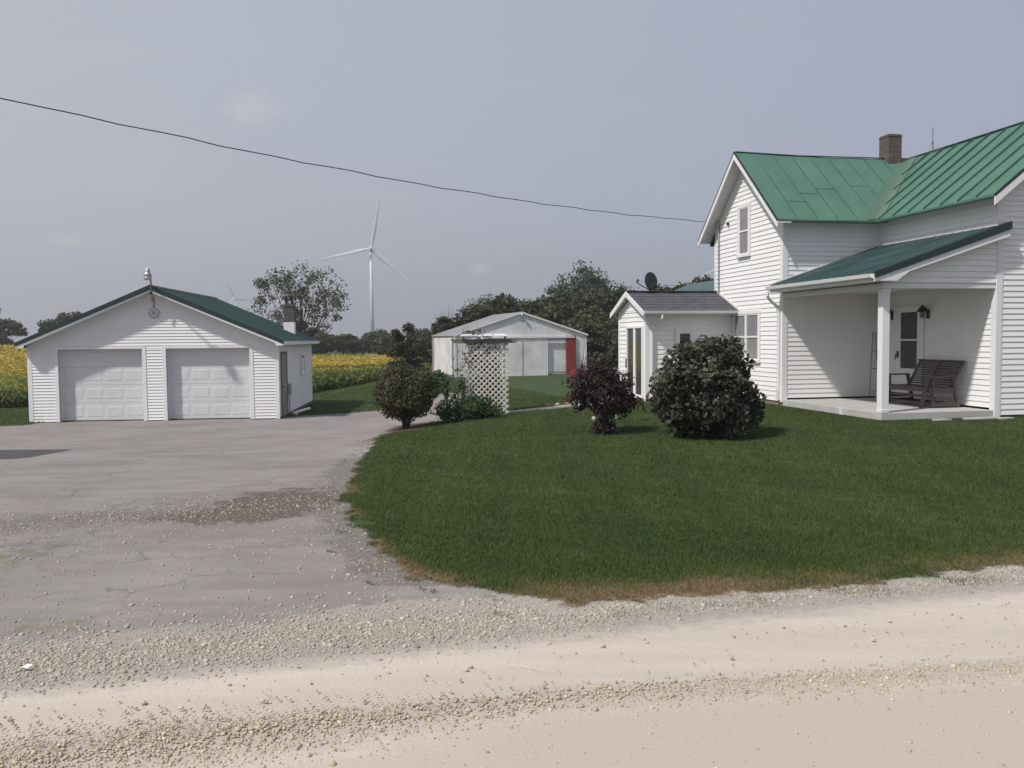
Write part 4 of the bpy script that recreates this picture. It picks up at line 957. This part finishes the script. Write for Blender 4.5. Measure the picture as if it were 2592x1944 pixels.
shrub('burning_bush','rounded brownish green bush on fanned stems by the driveway','bush',(-2.6,21.3,g1(-2.6,21.3)),(.03,0,.88),(.80,.75,.62),9500,.034,LBURN,26,seed=5,lump=.16,extra=(((-.2,0,1.4),(.45,.4,.15),500),((0,0,.52),(.68,.6,.28),3000)))
shrub('rose_bush','tangled green rose bush growing around the foot of the lattice arbor','bush',(-1.25,21.75,g1(-1.2,21.8)),(.25,0,.30),(.55,.34,.33),1900,.035,LROSE,14,seed=6,lump=.3,extra=(((.55,-.1,.25),(.42,.22,.28),900),((-.35,0,.2),(.3,.3,.22),350),((.0,.1,.85),(.12,.12,.35),160),((.85,-.1,.16),(.25,.2,.18),350)))
shrub('leggy_shrub','low dark shrub with pale flowers between the driveway bush and the arbor','bush',(-1.72,22.3,g1(-1.7,22.3)),(0,0,.33),(.27,.25,.28),520,.035,LGREEN,7,seed=12,lump=.35)
# vine on the arbor
rs=np.random.RandomState(4); P=[];
mb=MB()
for k,(x0,x1,z) in enumerate(((-.6,-.15,2.10),(-.3,.1,2.12),(-.62,-.40,1.6),(-.9,-.45,1.3))):
    pts=[(x0+(x1-x0)*t,-.05+.02*math.sin(t*9+k),z+.10*math.sin(t*5+k)) for t in np.linspace(0,1,7)]; mb.tube(pts,.006,4)
    for t in rs.rand(46 if k<2 else 16):
        P.append((x0+(x1-x0)*t+rs.normal(0,.05),rs.normal(-.05,.06),z+.10*math.sin(t*5+k)+rs.normal(0,.045)))
for k in range(40): P.append((-.70+.42*rs.rand()*0-.35*rs.rand()+.2,-.1,rs.uniform(.6,1.5)))
P+=[tuple(q) for q in np.stack([rs.uniform(-.46,.36,2600),rs.uniform(.12,.8,2600),rs.uniform(.3,1.92,2600)],1)]
V,Fc=leafgeo(np.array(P),.035,rs=rs); vn=thing('climbing_vine','dark climbing vine filling the lattice arbor and straggling over its top','vine',(AX,AY,0),.03)
npmesh('leaves',V,Fc,LGREEN,vn,rs.rand(len(P))); mb.build('stem',BARK,vn)
# tall leaning plant left of the arbor in front of the barn
sp=shrub('climbing_rose','arching leafy rose cane leaning left beside the arbor','bush',(-1.75,23.6,g1(-1.7,23.6)),(-.05,0,.85),(.12,.15,.34),170,.045,LROSE,6,seed=21,lump=.4,extra=(((-.2,0,1.2),(.12,.12,.12),60),((.2,0,.55),(.12,.15,.2),90)))

def tree(name,label,loc,h,cw,m,seed,nclump=40,lpc=110,lsize=.16,group=None,crown0=.25,sparse=.5,trunkr=.16,cat='tree',sc=(1,1,1),top=1.,bark=BARK,build_crown=True,csz=.17,squash=.75):
    rs=np.random.RandomState(seed); o=thing(name,label,cat,loc,0,group)
    cz=h*(crown0+1)/2; rz=h*(1-crown0)/2; C=[]
    while len(C)<nclump:
        p=rs.uniform(-1,1,3); q=np.linalg.norm(p)
        if q<1 and q>sparse*rs.rand(): 
            wdt=1-.25*max(p[2],0)**2; C.append((p[0]*cw/2*wdt,p[1]*cw/2*wdt,cz+p[2]*rz*.92))
    C=np.array(C)
    mb=MB(); th=h*(crown0+.35)
    tp=[(0,0,-.3)]+[(rs.normal(0,.02)*h*t*.5,rs.normal(0,.02)*h*t*.5,th*t) for t in (.25,.5,.75,1)]
    mb.tube(tp,[trunkr*1.25,trunkr,trunkr*.8,trunkr*.6,trunkr*.4],7)
    for k,cpt in enumerate(C):
        if k%2 and nclump>30 and build_crown: continue
        t=min(max((cpt[2]-.25*h)/h,.12),.85)*rs.uniform(.6,1); z0=th*min(t,1); i=min(int(z0/th*4),3); fr=z0/th*4-i
        a=Vector(tp[i+0 if i else 0]); b_=Vector(tp[i+1]); s0=a.lerp(b_,fr) if i else Vector((0,0,z0))
        s0=Vector((s0.x,s0.y,z0)); e=Vector(cpt); md=s0.lerp(e,.5)+Vector((rs.normal(0,.03)*h*.3,rs.normal(0,.03)*h*.3,-.04*h*.3)); 
        mb.tube([s0,md,e],[trunkr*.34,trunkr*.2,trunkr*.06],5)
    mb.build('trunk',bark,o)
    if build_crown:
        n=nclump*lpc; idx=rs.randint(0,nclump,n); cr=cw*csz*rs.uniform(.6,1.3,nclump)
        d=unit(rs.normal(size=(n,3))); rr=cr[idx]*rs.rand(n)**.45; P=C[idx]+d*rr[:,None]*np.array([1,1,squash])
        tone=np.clip(.42+rs.normal(0,.16,nclump)[idx]+rs.normal(0,.14,n),0,1)
        V,Fc=leafgeo(P,lsize,d,.7,.65,rs); npmesh('crown',V,Fc,m,o,tone)
    return o
# cottonwood behind the garage
tree('cottonwood_tree','airy grey-green cottonwood with open crown behind the garage','' or (-19.2,80,g1(-19.2,80)),10.1,8.6,LTREE[2],31,nclump=80,lpc=62,lsize=.13,crown0=.28,sparse=1.0,trunkr=.2,csz=.10)
tree('round_dark_tree','dark round-topped tree standing alone at the field edge left of the barn',(-7.2,60,g1(-7.2,60)),4.0,2.5,LTREE[0],32,nclump=34,lpc=150,lsize=.09,crown0=.06,sparse=.4,trunkr=.12)
tree('bare_tree','leafless grey tree behind the left end of the barn',(-7.3,98,g1(-7.3,98)),7.2,4.2,LTREE[0],33,nclump=60,crown0=.3,sparse=.8,trunkr=.12,bark=BARKG,build_crown=False)
# bare shrub before the barn
tree('bare_shrub','leafless dark branching shrub in front of the red barn door',(4.75,60,g1(4.75,60)),2.9,3.0,LTREE[0],34,nclump=46,crown0=.1,sparse=.9,trunkr=.055,bark=BARK,build_crown=False,cat='shrub')
# wood behind the barn: four prototypes then copies
protos=[]
spec=[('dense dark green tree in the wood behind the barn',LTREE[0],7.2,5.2,.05,.3,41,52,150,.19),
      ('mid green bushy tree in the wood behind the barn',LTREE[1],6.6,5.0,.05,.3,42,50,150,.19),
      ('brownish undergrowth tree in the wood behind the barn',LTREE[3],5.2,5.0,.02,.2,43,46,150,.17),
      ('tall open-topped grey-green tree rising above the wood behind the barn',LTREE[2],10.6,6.2,.3,.9,44,60,50,.17)]
GRP='trees of the wood behind the barn'
def put(src,x,y,s,rz,first):
    o=src if first else copy_tree(src)
    o.location=(x,y,g1(x,y)); o.rotation_euler=(0,0,rz); o.scale=(s[0],s[0],s[1]); return o
P_=[tree('woodland_tree',a,(0,0,0),h_,cw_,m_,sd_2,nclump=nc,lpc=lp,lsize=ls,group=GRP,crown0=c0,sparse=sp_,trunkr=.16) for a,m_,h_,cw_,c0,sp_,sd_2,nc,lp,ls in spec]
used=[False]*4
# (x,y,kind,height scale)
WL=[(-8.2,92,2,.62),(-6.3,88,1,.72),(-4.3,86,0,.86),(-2.6,90,1,1.02),(-1.0,86,0,1.0),(.9,90,2,1.3),(2.6,86,1,1.06),(4.3,90,0,1.05),(5.2,84,2,1.2),(7.2,88,0,1.05),(8.8,84,1,.95),(10.2,90,0,1.1),(11.6,84,2,1.15),(13.4,88,1,1.12),(14.8,84,0,1.08),(16.6,90,1,1.3),(18.2,86,0,1.2),(20.4,90,1,1.28),(22.6,88,0,1.2),(25,90,1,1.05),
    (-2.4,96,3,.72),(.3,97,3,.68),(5.6,95,3,.86),(7.4,93,3,1.02),(9.6,97,3,.95),(12.5,95,3,.78),(6.4,76,2,.9),(9.2,74,2,.85),(8.0,79,1,.8),(11.4,78,2,.95),(14,76,1,.9),(10.8,70,2,.62)]
for i,(x,y,k,s) in enumerate(WL):
    put(P_[k],x,y,(random.uniform(1.0,1.3)*(1 if k!=3 else .85),s),random.uniform(0,6.28),not used[k]); used[k]=True
# far tree line beyond the field
GF='far hedgerow trees beyond the yellow field'
PF=[tree('hedgerow_tree',lb,(0,0,0),6.4,7.,mm,sd2,nclump=36,lpc=90,lsize=.34,group=GF,crown0=.04,sparse=.3,trunkr=.2) for lb,mm,sd2 in (('dark green tree in the far hedgerow beyond the yellow field',LTREE[0],51),('lighter green tree in the far hedgerow beyond the yellow field',LTREE[1],52))]
uf=[False,False]; xx=-122.; i=0
while xx<-8:
    yy=160+random.uniform(-6,14); k=i%3==1; s=random.uniform(.72,1.0)
    if -97<xx*.98<-90: s=1.25
    put(PF[int(k)],xx,yy,(random.uniform(.85,1.2),s*(1 if xx<-50 else .86)),random.uniform(0,6.28),not uf[int(k)]); uf[int(k)]=True
    xx+=random.uniform(3.4,5.2) if (xx<-84 or xx>-50) else 9; i+=1

WORDS=['leftmost','second from the left','third from the left','fourth from the left','fifth from the left','sixth from the left','seventh from the left','eighth from the left','ninth from the left','tenth from the left','eleventh from the left','twelfth from the left']+['further right, number %d from the left'%k for k in range(13,40)]
def place_labels(group,fmt):
    d={}
    for o in [o for o in COL.objects if o.get('group')==group]:
        x,y,_=o.location; side='left of the garage' if x/y<-.42 else ('between garage and barn' if x/y<-.09 else 'behind the barn')
        d.setdefault((o['label'],side),[]).append((x/y,o))
    for (lb,side),L in d.items():
        for k,(_,o) in enumerate(sorted(L,key=lambda q:q[0])): o['label']=fmt(lb,side,WORDS[k])
kd={'dense dark green tree':'dense dark green','mid green bushy tree':'mid green bushy','brownish undergrowth tree':'brownish low','tall open-topped grey-green tree':'tall airy grey-green'}
place_labels(GRP,lambda lb,s_,w_: next(v for k,v in kd.items() if lb.startswith(k))+' tree of the wood behind the barn, '+w_)
place_labels(GF,lambda lb,s_,w_: ('dark' if lb.startswith('dark') else 'lighter')+' hedgerow tree '+{'left of the garage':'left of the garage','between garage and barn':'right of the garage','behind the barn':'by the barn'}[s_]+', '+w_)
# soybean field and weeds
def crop():
    rs=np.random.RandomState(77); Ps=[];T_=[];S_=[]
    def wedge(n,a0,a1,y0,y1):
        y=1/rs.uniform(1/y1,1/y0,n); x=y*rs.uniform(a0,a1,n); fs=fieldside(x,y); k=fs>.1; x,y,fs=x[k],y[k],fs[k]
        h_=np.where(fs<5,.2+.35*rs.rand(len(x)),.36)*(1-.12*np.sin(x*3+y))
        z=gz(x,y)+h_*rs.rand(len(x))**.6
        row=np.sin((x*.98+y*.2)*4.5)
        # tone bands: near weeds dark, then green-yellow, far yellow
        base=np.clip(fs/12,0,1)*.50+.03+.12*ss(50,65,y)+.30*ss(66,80,y)*(1+.2*np.sin(x*.13+y*.06))
        base=base+.06*np.sin(y*.22+x*.05)*(fs>=4)
        Ps.append(np.stack([x,y,z],1)); T_.append(np.clip(base+rs.normal(0,.055,len(x))+.03*row,0,1)); S_.append(.035+.0019*y)
    wedge(110000,-.26,-.06,34,158); wedge(50000,-.66,-.52,31,158); wedge(20000,-.52,-.26,31,158)
    P=np.concatenate(Ps);V,Fc=leafgeo(P,np.concatenate(S_),None,0,.7,rs)
    o=npmesh('soybean_field',V,Fc,LCROP,None,np.concatenate(T_)); tag(o,kind='stuff')
crop()
# grass
def grass():
    rs=np.random.RandomState(5); X=[];Y=[]
    def reg(n,x0,x1,y0,y1,pw=1.):
        X.append(rs.uniform(x0,x1,n)); Y.append(y0+(y1-y0)*rs.rand(n)**pw)
    yy=5.8*(24/5.8)**rs.rand(760000); X.append(rs.uniform(-.5,.62,760000)*yy); Y.append(yy); 
    yy=24*(75/24)**rs.rand(150000); X.append(rs.uniform(-.27,.10,150000)*yy); Y.append(yy); yy=22*(36/22)**rs.rand(30000); X.append(rs.uniform(-.62,-.48,30000)*yy); Y.append(yy)
    x=np.concatenate(X);y=np.concatenate(Y)
    kf=((y<24)|(fieldside(x,y)<0))&((y<30)|(np.exp(-(((x-.5-.04*(y-60))/1.5)**2+((y-58)/8)**2))<.35*(.5+rs.rand(len(x))))); x,y=x[kf],y[kf]
    k=np.abs(x)<.62*y+.3; x,y=x[k],y[k]
    sd,nr,lawn=masks(x,y)
    cl=.5+.5*wob(x,y,3.,2)
    fz=.5+.5*wob(x,y,9.,4)
    strip=(rs.rand(len(x))<.42*np.exp(-((nr-5.86)/.12)**2)*(x>.7)*np.clip(.35+1.1*wob(x,y,3.3,1),0,1))|(rs.rand(len(x))<.30*(wob(x,y,5.5,3)>.62)*(nr>5.9)*(sd<.45)*(sd>0))
    k=(lawn+.5*(cl-.5)+.45*(fz-.5)>.40+.3*rs.rand(len(x)))|strip
    lx=(x-HX)*math.cos(HA)+(y-HY)*math.sin(HA); ly=-(x-HX)*math.sin(HA)+(y-HY)*math.cos(HA)
    k&=~((lx>-.03)&(ly>-PD-.02))&~((lx>-2.6)&(ly>2.6))
    k&=~((y>22.4)&(y<23.4)&(x>-2)); k&=~((np.abs(x+2.6)<.5)&(np.abs(y-21.3)<1.2)&(rs.rand(len(x))<.9))
    x,y,nr,sd,lawn=x[k],y[k],nr[k],sd[k],lawn[k]; n=len(x)
    br=np.exp(-(np.clip(nr-6.12-.22*np.clip((1.2-x)/2,0,1),0,9)/.42)**2)*(x>-1.5)*(.5+.4*wob(x,y,1.1,9)+.45*np.exp(-((x-1.0)/.9)**2))+.7*np.exp(-(sd/.17)**2)*(y<13)*(wob(x,y,1.4,4)>-.1)
    br+=.35*(rs.rand(n)<.025)+.45*(nr<6.0)*rs.rand(n)
    h_=rs.uniform(.016,.036,n)*(1+.5*(rs.rand(n)<.06))*(1-.35*np.clip(br,0,1)); h_*=1+.012*y
    w_=.0023*(.8+.085*y)
    a=rs.uniform(0,6.28,n); lean=rs.uniform(.2,1.1,n)*h_; b=rs.uniform(0,6.28,n); z=gz(x,y)+.025*lawn-.002
    B0=np.stack([x-np.cos(a)*w_,y-np.sin(a)*w_,z],1); B1=np.stack([x+np.cos(a)*w_,y+np.sin(a)*w_,z],1); Tp=np.stack([x+np.cos(b)*lean,y+np.sin(b)*lean,z+h_],1)
    V=np.stack([B0,B1,Tp],1).reshape(-1,3)
    tone=np.clip(.38+.30*wob(x,y,.55,3)*(.6+.4*wob(x,y,1.7,8))+.17*wob(x,y,2.3,6)+.10*wob(x,y,6.,1)+rs.normal(0,.13,n)+.75*np.clip(br,0,1),0,1)
    o=npmesh('grass',V,np.arange(3*n).reshape(n,3),LGRASS,None,tone); tag(o,kind='stuff')
grass()
# gravel
def gravel():
    rs=np.random.RandomState(9)
    ph=(1+5**.5)/2; iv=np.array([(-1,ph,0),(1,ph,0),(-1,-ph,0),(1,-ph,0),(0,-1,ph),(0,1,ph),(0,-1,-ph),(0,1,-ph),(ph,0,-1),(ph,0,1),(-ph,0,-1),(-ph,0,1)])/1.902
    oc=np.array([(1,0,0),(-1,0,0),(0,1,0),(0,-1,0),(0,0,1),(0,0,-1),]); of=np.array([(0,2,4),(2,1,4),(1,3,4),(3,0,4),(2,0,5),(1,2,5),(3,1,5),(0,3,5)])
    fi=np.array([(0,11,5),(0,5,1),(0,1,7),(0,7,10),(0,10,11),(1,5,9),(5,11,4),(11,10,2),(10,7,6),(7,1,8),(3,9,4),(3,4,2),(3,2,6),(3,6,8),(3,8,9),(4,9,5),(2,4,11),(6,2,10),(8,6,7),(9,8,1)])
    n=300000; y=3.3*(14/3.3)**rs.rand(n); x=rs.uniform(-1,1,n)*(.62*y+.4)
    sd,nr,lawn=masks(x,y)
    p=np.zeros(n)
    shoulder=np.exp(-((nr-5.98)/.22)**2)*(.95 if True else 0)
    shoulder=np.where(x<.8,np.exp(-((nr-5.98)/.30)**2)*1.0,shoulder*.6)
    p=np.maximum(p,shoulder); p=np.maximum(p,(.42+.04*np.clip(-x,0,3))*np.exp(-((nr-4.54+.115*np.maximum(x,0))/(.16+.09*np.clip(-x,0,3)))**2)); p=np.maximum(p,.010*(nr<5.4)); p=np.maximum(p,.02*((nr>6.3)&(sd>0)&(y<9))); p=np.maximum(p,.30*np.exp(-np.clip(nr-6.3,0,9)/.35)*(nr>6.25)*(sd>0))
    p=np.maximum(p,.22*np.exp(-(np.clip(sd,0,9)/.35)**2)*(y>7)*(y<13)*(sd>-.1))
    p=np.maximum(p,.05*((y>8)&(y<11.5)&(sd>0)))
    ax,ay,bx,by=-6.4,9.2,-2.0,10.9; t=np.clip(((x-ax)*(bx-ax)+(y-ay)*(by-ay))/((bx-ax)**2+(by-ay)**2),0,1); dd=np.hypot(x-ax-t*(bx-ax),y-ay-t*(by-ay)); p=np.maximum(p,.3*np.exp(-(dd/.6)**2))
    p=p*(1-.93*(lawn>.6)); p*=.55+.6*(.5+.5*wob(x,y,1.6,7))
    k=rs.rand(n)<p*1.1; x,y,nr=x[k],y[k],nr[k]; n=len(x)
    s=np.exp(rs.normal(math.log(.0078),.40,n)); s=np.where(nr<5.4,s*.75,s); s=np.clip(s,.0035,.022)
    base=iv[None]*(1+rs.uniform(-.22,.22,(n,12,1))); base=base*np.stack([rs.uniform(.8,1.3,n),rs.uniform(.7,1.1,n),rs.uniform(.45,.85,n)],1)[:,None,:]
    a=rs.uniform(0,6.28,n); ca,sa=np.cos(a),np.sin(a)
    bx_=base[:,:,0]*ca[:,None]-base[:,:,1]*sa[:,None]; by_=base[:,:,0]*sa[:,None]+base[:,:,1]*ca[:,None]
    V=np.stack([bx_*s[:,None]+x[:,None],by_*s[:,None]+y[:,None],base[:,:,2]*s[:,None]+(gz(x,y)+.12*s+.018*np.exp(-((nr-4.54+.115*np.maximum(x,0))/.15)**2))[:,None]],2).reshape(-1,3)
    Fc=(fi[None]+12*np.arange(n)[:,None,None]).reshape(-1,3)
    tone=np.repeat(np.clip(rs.normal(.5,.22,n),0,1),20)
    m,nn,l,b=newmat('gravel_stone'); at=nn.new('ShaderNodeAttribute'); at.attribute_name='tone'; r=nn.new('ShaderNodeValToRGB'); e=r.color_ramp.elements
    e[0].color=(.25,.22,.19,1); e[1].color=(.52,.46,.385,1); x_=e.new(.5); x_.color=(.37,.325,.268,1); l.new(at.outputs['Fac'],r.inputs[0]); l.new(r.outputs[0],b.inputs['Base Color']); b.inputs['Roughness'].default_value=.95
    wa=nn.new('ShaderNodeAttribute'); wa.attribute_name='warm'; wm=nn.new('ShaderNodeMixRGB'); wm.blend_type='MULTIPLY'; wm.inputs['Color2'].default_value=(1.16,1.09,.98,1)
    l.new(wa.outputs['Fac'],wm.inputs['Fac']); l.new(r.outputs[0],wm.inputs['Color1']); l.new(wm.outputs[0],b.inputs['Base Color'])
    o=npmesh('gravel',V,Fc,m,None,tone); tag(o,kind='stuff')
    a_=o.data.attributes.new('warm','FLOAT','FACE'); a_.data.foreach_set('value',np.repeat((nr<5.4).astype(np.float32),20))
gravel()

# ------------------------------------------------------------------ paths, edging, small things
m=MB(); a=Vector((-1.35,22.50,0)); b_=Vector((3.1,23.0,0)); pts=[]
segs=8; 
for i in range(segs):
    p=a.lerp(b_,i/segs); q=a.lerp(b_,(i+1)/segs-.004); zt_=g1(p.x,p.y)+.055; zq=g1(q.x,q.y)+.055
    m.prism([(p.x,p.y,zt_),(q.x,q.y,zq),(q.x,q.y+.42,zq),(p.x,p.y+.42,zt_)],(0,0,-.15))
tag(m.build('walkway',CONC2),kind='structure')
# driveway edge strip left of the arbor
m=MB(); m.prism([(-2.2,21.95,g1(-2.2,22)+.04),(-1.3,22.42,g1(-1.3,22.4)+.05),(-1.3,22.52,g1(-1.3,22.5)+.05),(-2.2,22.05,g1(-2.2,22.05)+.04)],(0,0,-.12)); tag(m.build('concrete_kerb',CONC2),kind='structure')
# brick edging by the sunroom
for i,(lx,ly,ln) in enumerate(((-2.62,2.3,1.5),(-3.35,2.75,.9))):
    p=hw(lx,ly); m=MB(); m.box(0,ln,0,.11,0,.10); m.box(0.01,ln-.02,-.02,.10,.10,.125) ; o=m.build('brick_edging',BRICKR); o.location=(p.x,p.y,g1(p.x,p.y)-.01); o.rotation_euler=(0,0,HA if i==0 else HA+.25)
    tag(o,('low red brick edging along the sunroom foundation','low red brick edging at the patio door step')[i],'edging')
m=MB(); p=hw(-3.0,2.9); m.box(-.35,.4,0,1.2,-.1,.10); o=m.build('door_step',CONC2); o.location=(p.x,p.y,g1(p.x,p.y)); o.rotation_euler=(0,0,HA); tag(o,'low concrete step below the sunroom patio door','step')
# bed stones
def rock(name,label,x,y,s,m_,seed,flat=.6,group=None,cat='stone'):
    rs=np.random.RandomState(seed); vs=[]; n1,n2=7,10
    mb=MB(); prof=[]
    for j in range(n1):
        th=math.pi*j/(n1-1)
        for k in range(n2):
            ph=2*math.pi*k/n2; r=1+.18*math.sin(3*ph+seed)*math.sin(th)+rs.uniform(-.1,.1); vs.append((s*r*math.sin(th)*math.cos(ph)*1.3,s*r*math.sin(th)*math.sin(ph),s*flat*r*math.cos(th)))
    fs=[(j*n2+k,(j+1)*n2+k,(j+1)*n2+(k+1)%n2,j*n2+(k+1)%n2) for j in range(n1-1) for k in range(n2)]
    mb.add(vs,fs); o=mb.build(name,m_); o.location=(x,y,g1(x,y)+.03+s*flat*.35); o.rotation_euler=(0,0,seed); return tag(o,label,cat,group)
for i in range(9):
    x=1.0+i*.24; y=23.75+.1*math.sin(i*2.3)+.04*i; rock('garden_stone',('pale' if i%2 else 'reddish')+' stone edging the garden bed beyond the concrete walk, '+WORDS[i]+' of nine',x,y,.05+.03*random.random(),PALE if i%2 else BRICKR,i,group='stones along the garden bed')
m=MB(); m.prism([(.7,23.45,g1(.7,23.5)+.04),(3.0,23.75,g1(3,23.7)+.04),(3.0,24.3,g1(3,24.3)+.04),(1.0,24.0,g1(1,24)+.04)],(0,0,-.1)); tag(m.build('garden_bed',SOIL),kind='structure')
for i,(px,py) in enumerate(((1.74,18.7),(2.22,18.75))):
    rock('garden_ornament','pale ornament behind the purple shrub, '+('left' if i==0 else 'right')+' of two',px,py,.045,PALE,20+i,1.3,cat='ornament')
# flat pale slabs by the porch
for i,(lx,ly,l_,wd) in enumerate(((1.05,-4.35,.20,.08),(1.95,-4.30,.42,.12),(2.42,-4.42,.18,.08))):
    p=hw(lx,ly); m=MB(); m.prism([(-l_,-wd,0),(l_,-wd*.7,0),(l_*.9,wd,0),(-l_*.8,wd*.8,0)],(0,0,.035)); o=m.build('paving_scrap',PALE,bevel=.006); o.location=(p.x,p.y,g1(p.x,p.y)+.035); o.rotation_euler=(.0,0,HA+.05*i)
    tag(o,('small flat pale slab scrap on the grass before the porch','long flat pale slab scrap below the porch corner','short pale slab scrap right of the long one by the porch')[i],'slab')
# pot on a stake near the sunroom
p=(2.06,17.6); Pt=thing('pot_on_stake','small white pot on a thin dark stake behind the purple shrub','pot',(p[0],p[1],g1(*p)))
m=MB(); m.tube([(0,0,-.05),(0,0,1.0)],.012,6); m.build('stake',DARKM,Pt)
m=MB(); m.lathe([(.0,1.0),(.05,1.0),(.078,1.13),(.086,1.135),(.086,1.15),(.07,1.15),(.06,1.13),(0,1.12)],(0,0,0),16); m.build('pot',POT,Pt,smooth=False)
m=MB(); m.lathe([(0,1.131),(.062,1.131),(.05,1.165),(0,1.17)],(0,0,0),10); m.build('cap',DARKM,Pt)
# scrap of paper in the gravel
m=MB(); m.add([(-.03,-.012,.012),(.018,-.018,.008),(.034,.012,.018),(0,.018,.022),(-.024,.012,.01)],[(0,1,2,3,4)]); o=m.build('litter',mat('paper_white',(.75,.74,.72),.8,.05,20)); so2=o.modifiers.new('s','SOLIDIFY'); so2.thickness=.003
o.location=(-2.97,5.25,.02); tag(o,'crumpled white scrap of paper in the roadside gravel','litter')
# red implement by the barn
Im=thing('farm_implement','low red farm implement parked at the right corner of the barn','farm machine',(4.75,63.5,g1(4.75,63.5)),.2)
m=MB(); m.box(-.2,1.0,-.3,.3,.28,.42); m.box(-.1,.25,-.25,.25,.42,.62); m.bar((1.0,0,.35),(1.7,-.2,.25),.08); m.build('frame',RED,Im,bevel=.02)
for x in (-.35,.6):
    m=MB(); m.lathe([(0,-.06),(.24,-.06),(.27,-.03),(.27,.03),(.24,.06),(0,.06)],(x,-.4,.27),18,Matrix.Rotation(math.pi/2,3,'X')); wh=m.build('wheel',RED if x<0 else DARKM,Im)
    m=MB(); m.lathe([(0,.061),(.1,.061),(.08,.09),(0,.09)],(x,-.4,.27),12,Matrix.Rotation(math.pi/2,3,'X')); m.build('hub',ORANGE,wh)
m=MB(); m.prism([(.7,-.2,.42),(1.35,-.2,.42),(1.1,-.2,.75),(.8,-.2,.7)],(0,.4,0)); m.build('hood',ORANGE,Im,bevel=.02)
rm=MB().box(-.35,.35,-.2,.2,0,.18).prism([(-.3,-.2,.18),(.1,-.2,.18),(.0,-.2,.32),(-.25,-.2,.32)],(0,.4,0)).build('garden_mower',ORANGE,bevel=.03); rm.location=(-6.55,75,g1(-6.5,75)+.3); tag(rm,'small orange-red machine in the grass left of the barn','mower')
# service wire
m=MB(); E_=hw(-.27,AD+.04,5.24); S0=Vector((-7.0,12,5.33)); S1=E_
pts=[]
for i in range(61):
    t=-.75+1.75*i/60; p=S0.lerp(S1,t); p.z-= .42*4*t*(1-t)*.62 ; p.z+=.012*math.sin(i*2.1)+.006*math.sin(i*5.3); pts.append(p)
tag(m.tube(pts,.0085,6).build('service_wire',BLACKP),'dark twisted service wire sagging across the sky to the farmhouse gable','wire')

# ------------------------------------------------------------------ turbines
def turbine(label,x,y,hub,L,angs,yaw,z0):
    o=thing('wind_turbine',label,'wind turbine',(x,y,z0),yaw,'wind turbines on the horizon'); H_=hub-z0
    m=MB(); m.tube([(0,0,0),(0,0,H_*.5),(0,0,H_-2)],[2.2,1.8,1.35],16); m.build('tower',TURB,o,smooth=True)
    m=MB(); m.box(-1.7,1.7,-3,7,H_-2,H_+1.8); m.build('nacelle',TURB,o,bevel=.5)
    m=MB(); m.lathe([(0,0),(1.2,.3),(1.8,1.5),(1.9,3)],(0,-3.2,H_),12,Matrix.Rotation(-math.pi/2,3,'X')@Matrix.Scale(-1,3)); m.build('hub',TURB,o,smooth=True)
    for a in angs:
        a=math.radians(a); d=Vector((math.sin(a),0,math.cos(a))); s=Vector((math.cos(a),0,-math.sin(a))); m=MB(); prev=[]
        for t,c_,th in ((.02,1.9,1.7),(.08,2.2,1.5),(.2,3.9,.9),(.45,2.8,.55),(.75,1.6,.3),(.95,.9,.15),(1.,.3,.08)):
            ctr=Vector((0,-4.4,H_))+d*L*t+Vector((0,-2.2*t*t,0)); tw=(1-t)*.35
            for k in range(8):
                q=2*math.pi*k/8; u=math.cos(q)*c_/2+c_*.12*(t>.05); v=math.sin(q)*th/2
                prev.append(tuple(ctr+s*(u*math.cos(tw)-v*math.sin(tw))+Vector((0,1,0))*(u*math.sin(tw)+v*math.cos(tw))))
        f=[(i*8+k,i*8+(k+1)%8,(i+1)*8+(k+1)%8,(i+1)*8+k) for i in range(6) for k in range(8)]+[tuple(range(8)),tuple(range(48,56))]
        m.add(prev,f); m.build('blade',TURB,o,smooth=True)
turbine('large white wind turbine standing in full behind the hedgerow trees',-136,860,89.7,53.5,(11,131,257),.12,-1)
turbine('tiny distant wind turbine showing above the garage roof slope',-471,1500,73,30,(95,215,335),.5,-1)
turbine('wind turbine hidden behind the farmhouse with one blade tip showing',243,900,87,55,(244,4,124),-.1,-1)
# ------------------------------------------------------------------ haze
HAZE=True
if HAZE:
    m,n,l,b=newmat('haze_air'); n.remove(b); v=n.new('ShaderNodeVolumePrincipled'); v.inputs['Color'].default_value=(.92,.93,.96,1); v.inputs['Density'].default_value=.0006; v.inputs['Anisotropy'].default_value=.3
    l.new(v.outputs[0],n['Material Output'].inputs['Volume'])
    hb=MB(); hb.box(-1200,1200,-60,2600,-8,170); o=hb.build('haze',m); tag(o,kind='stuff')
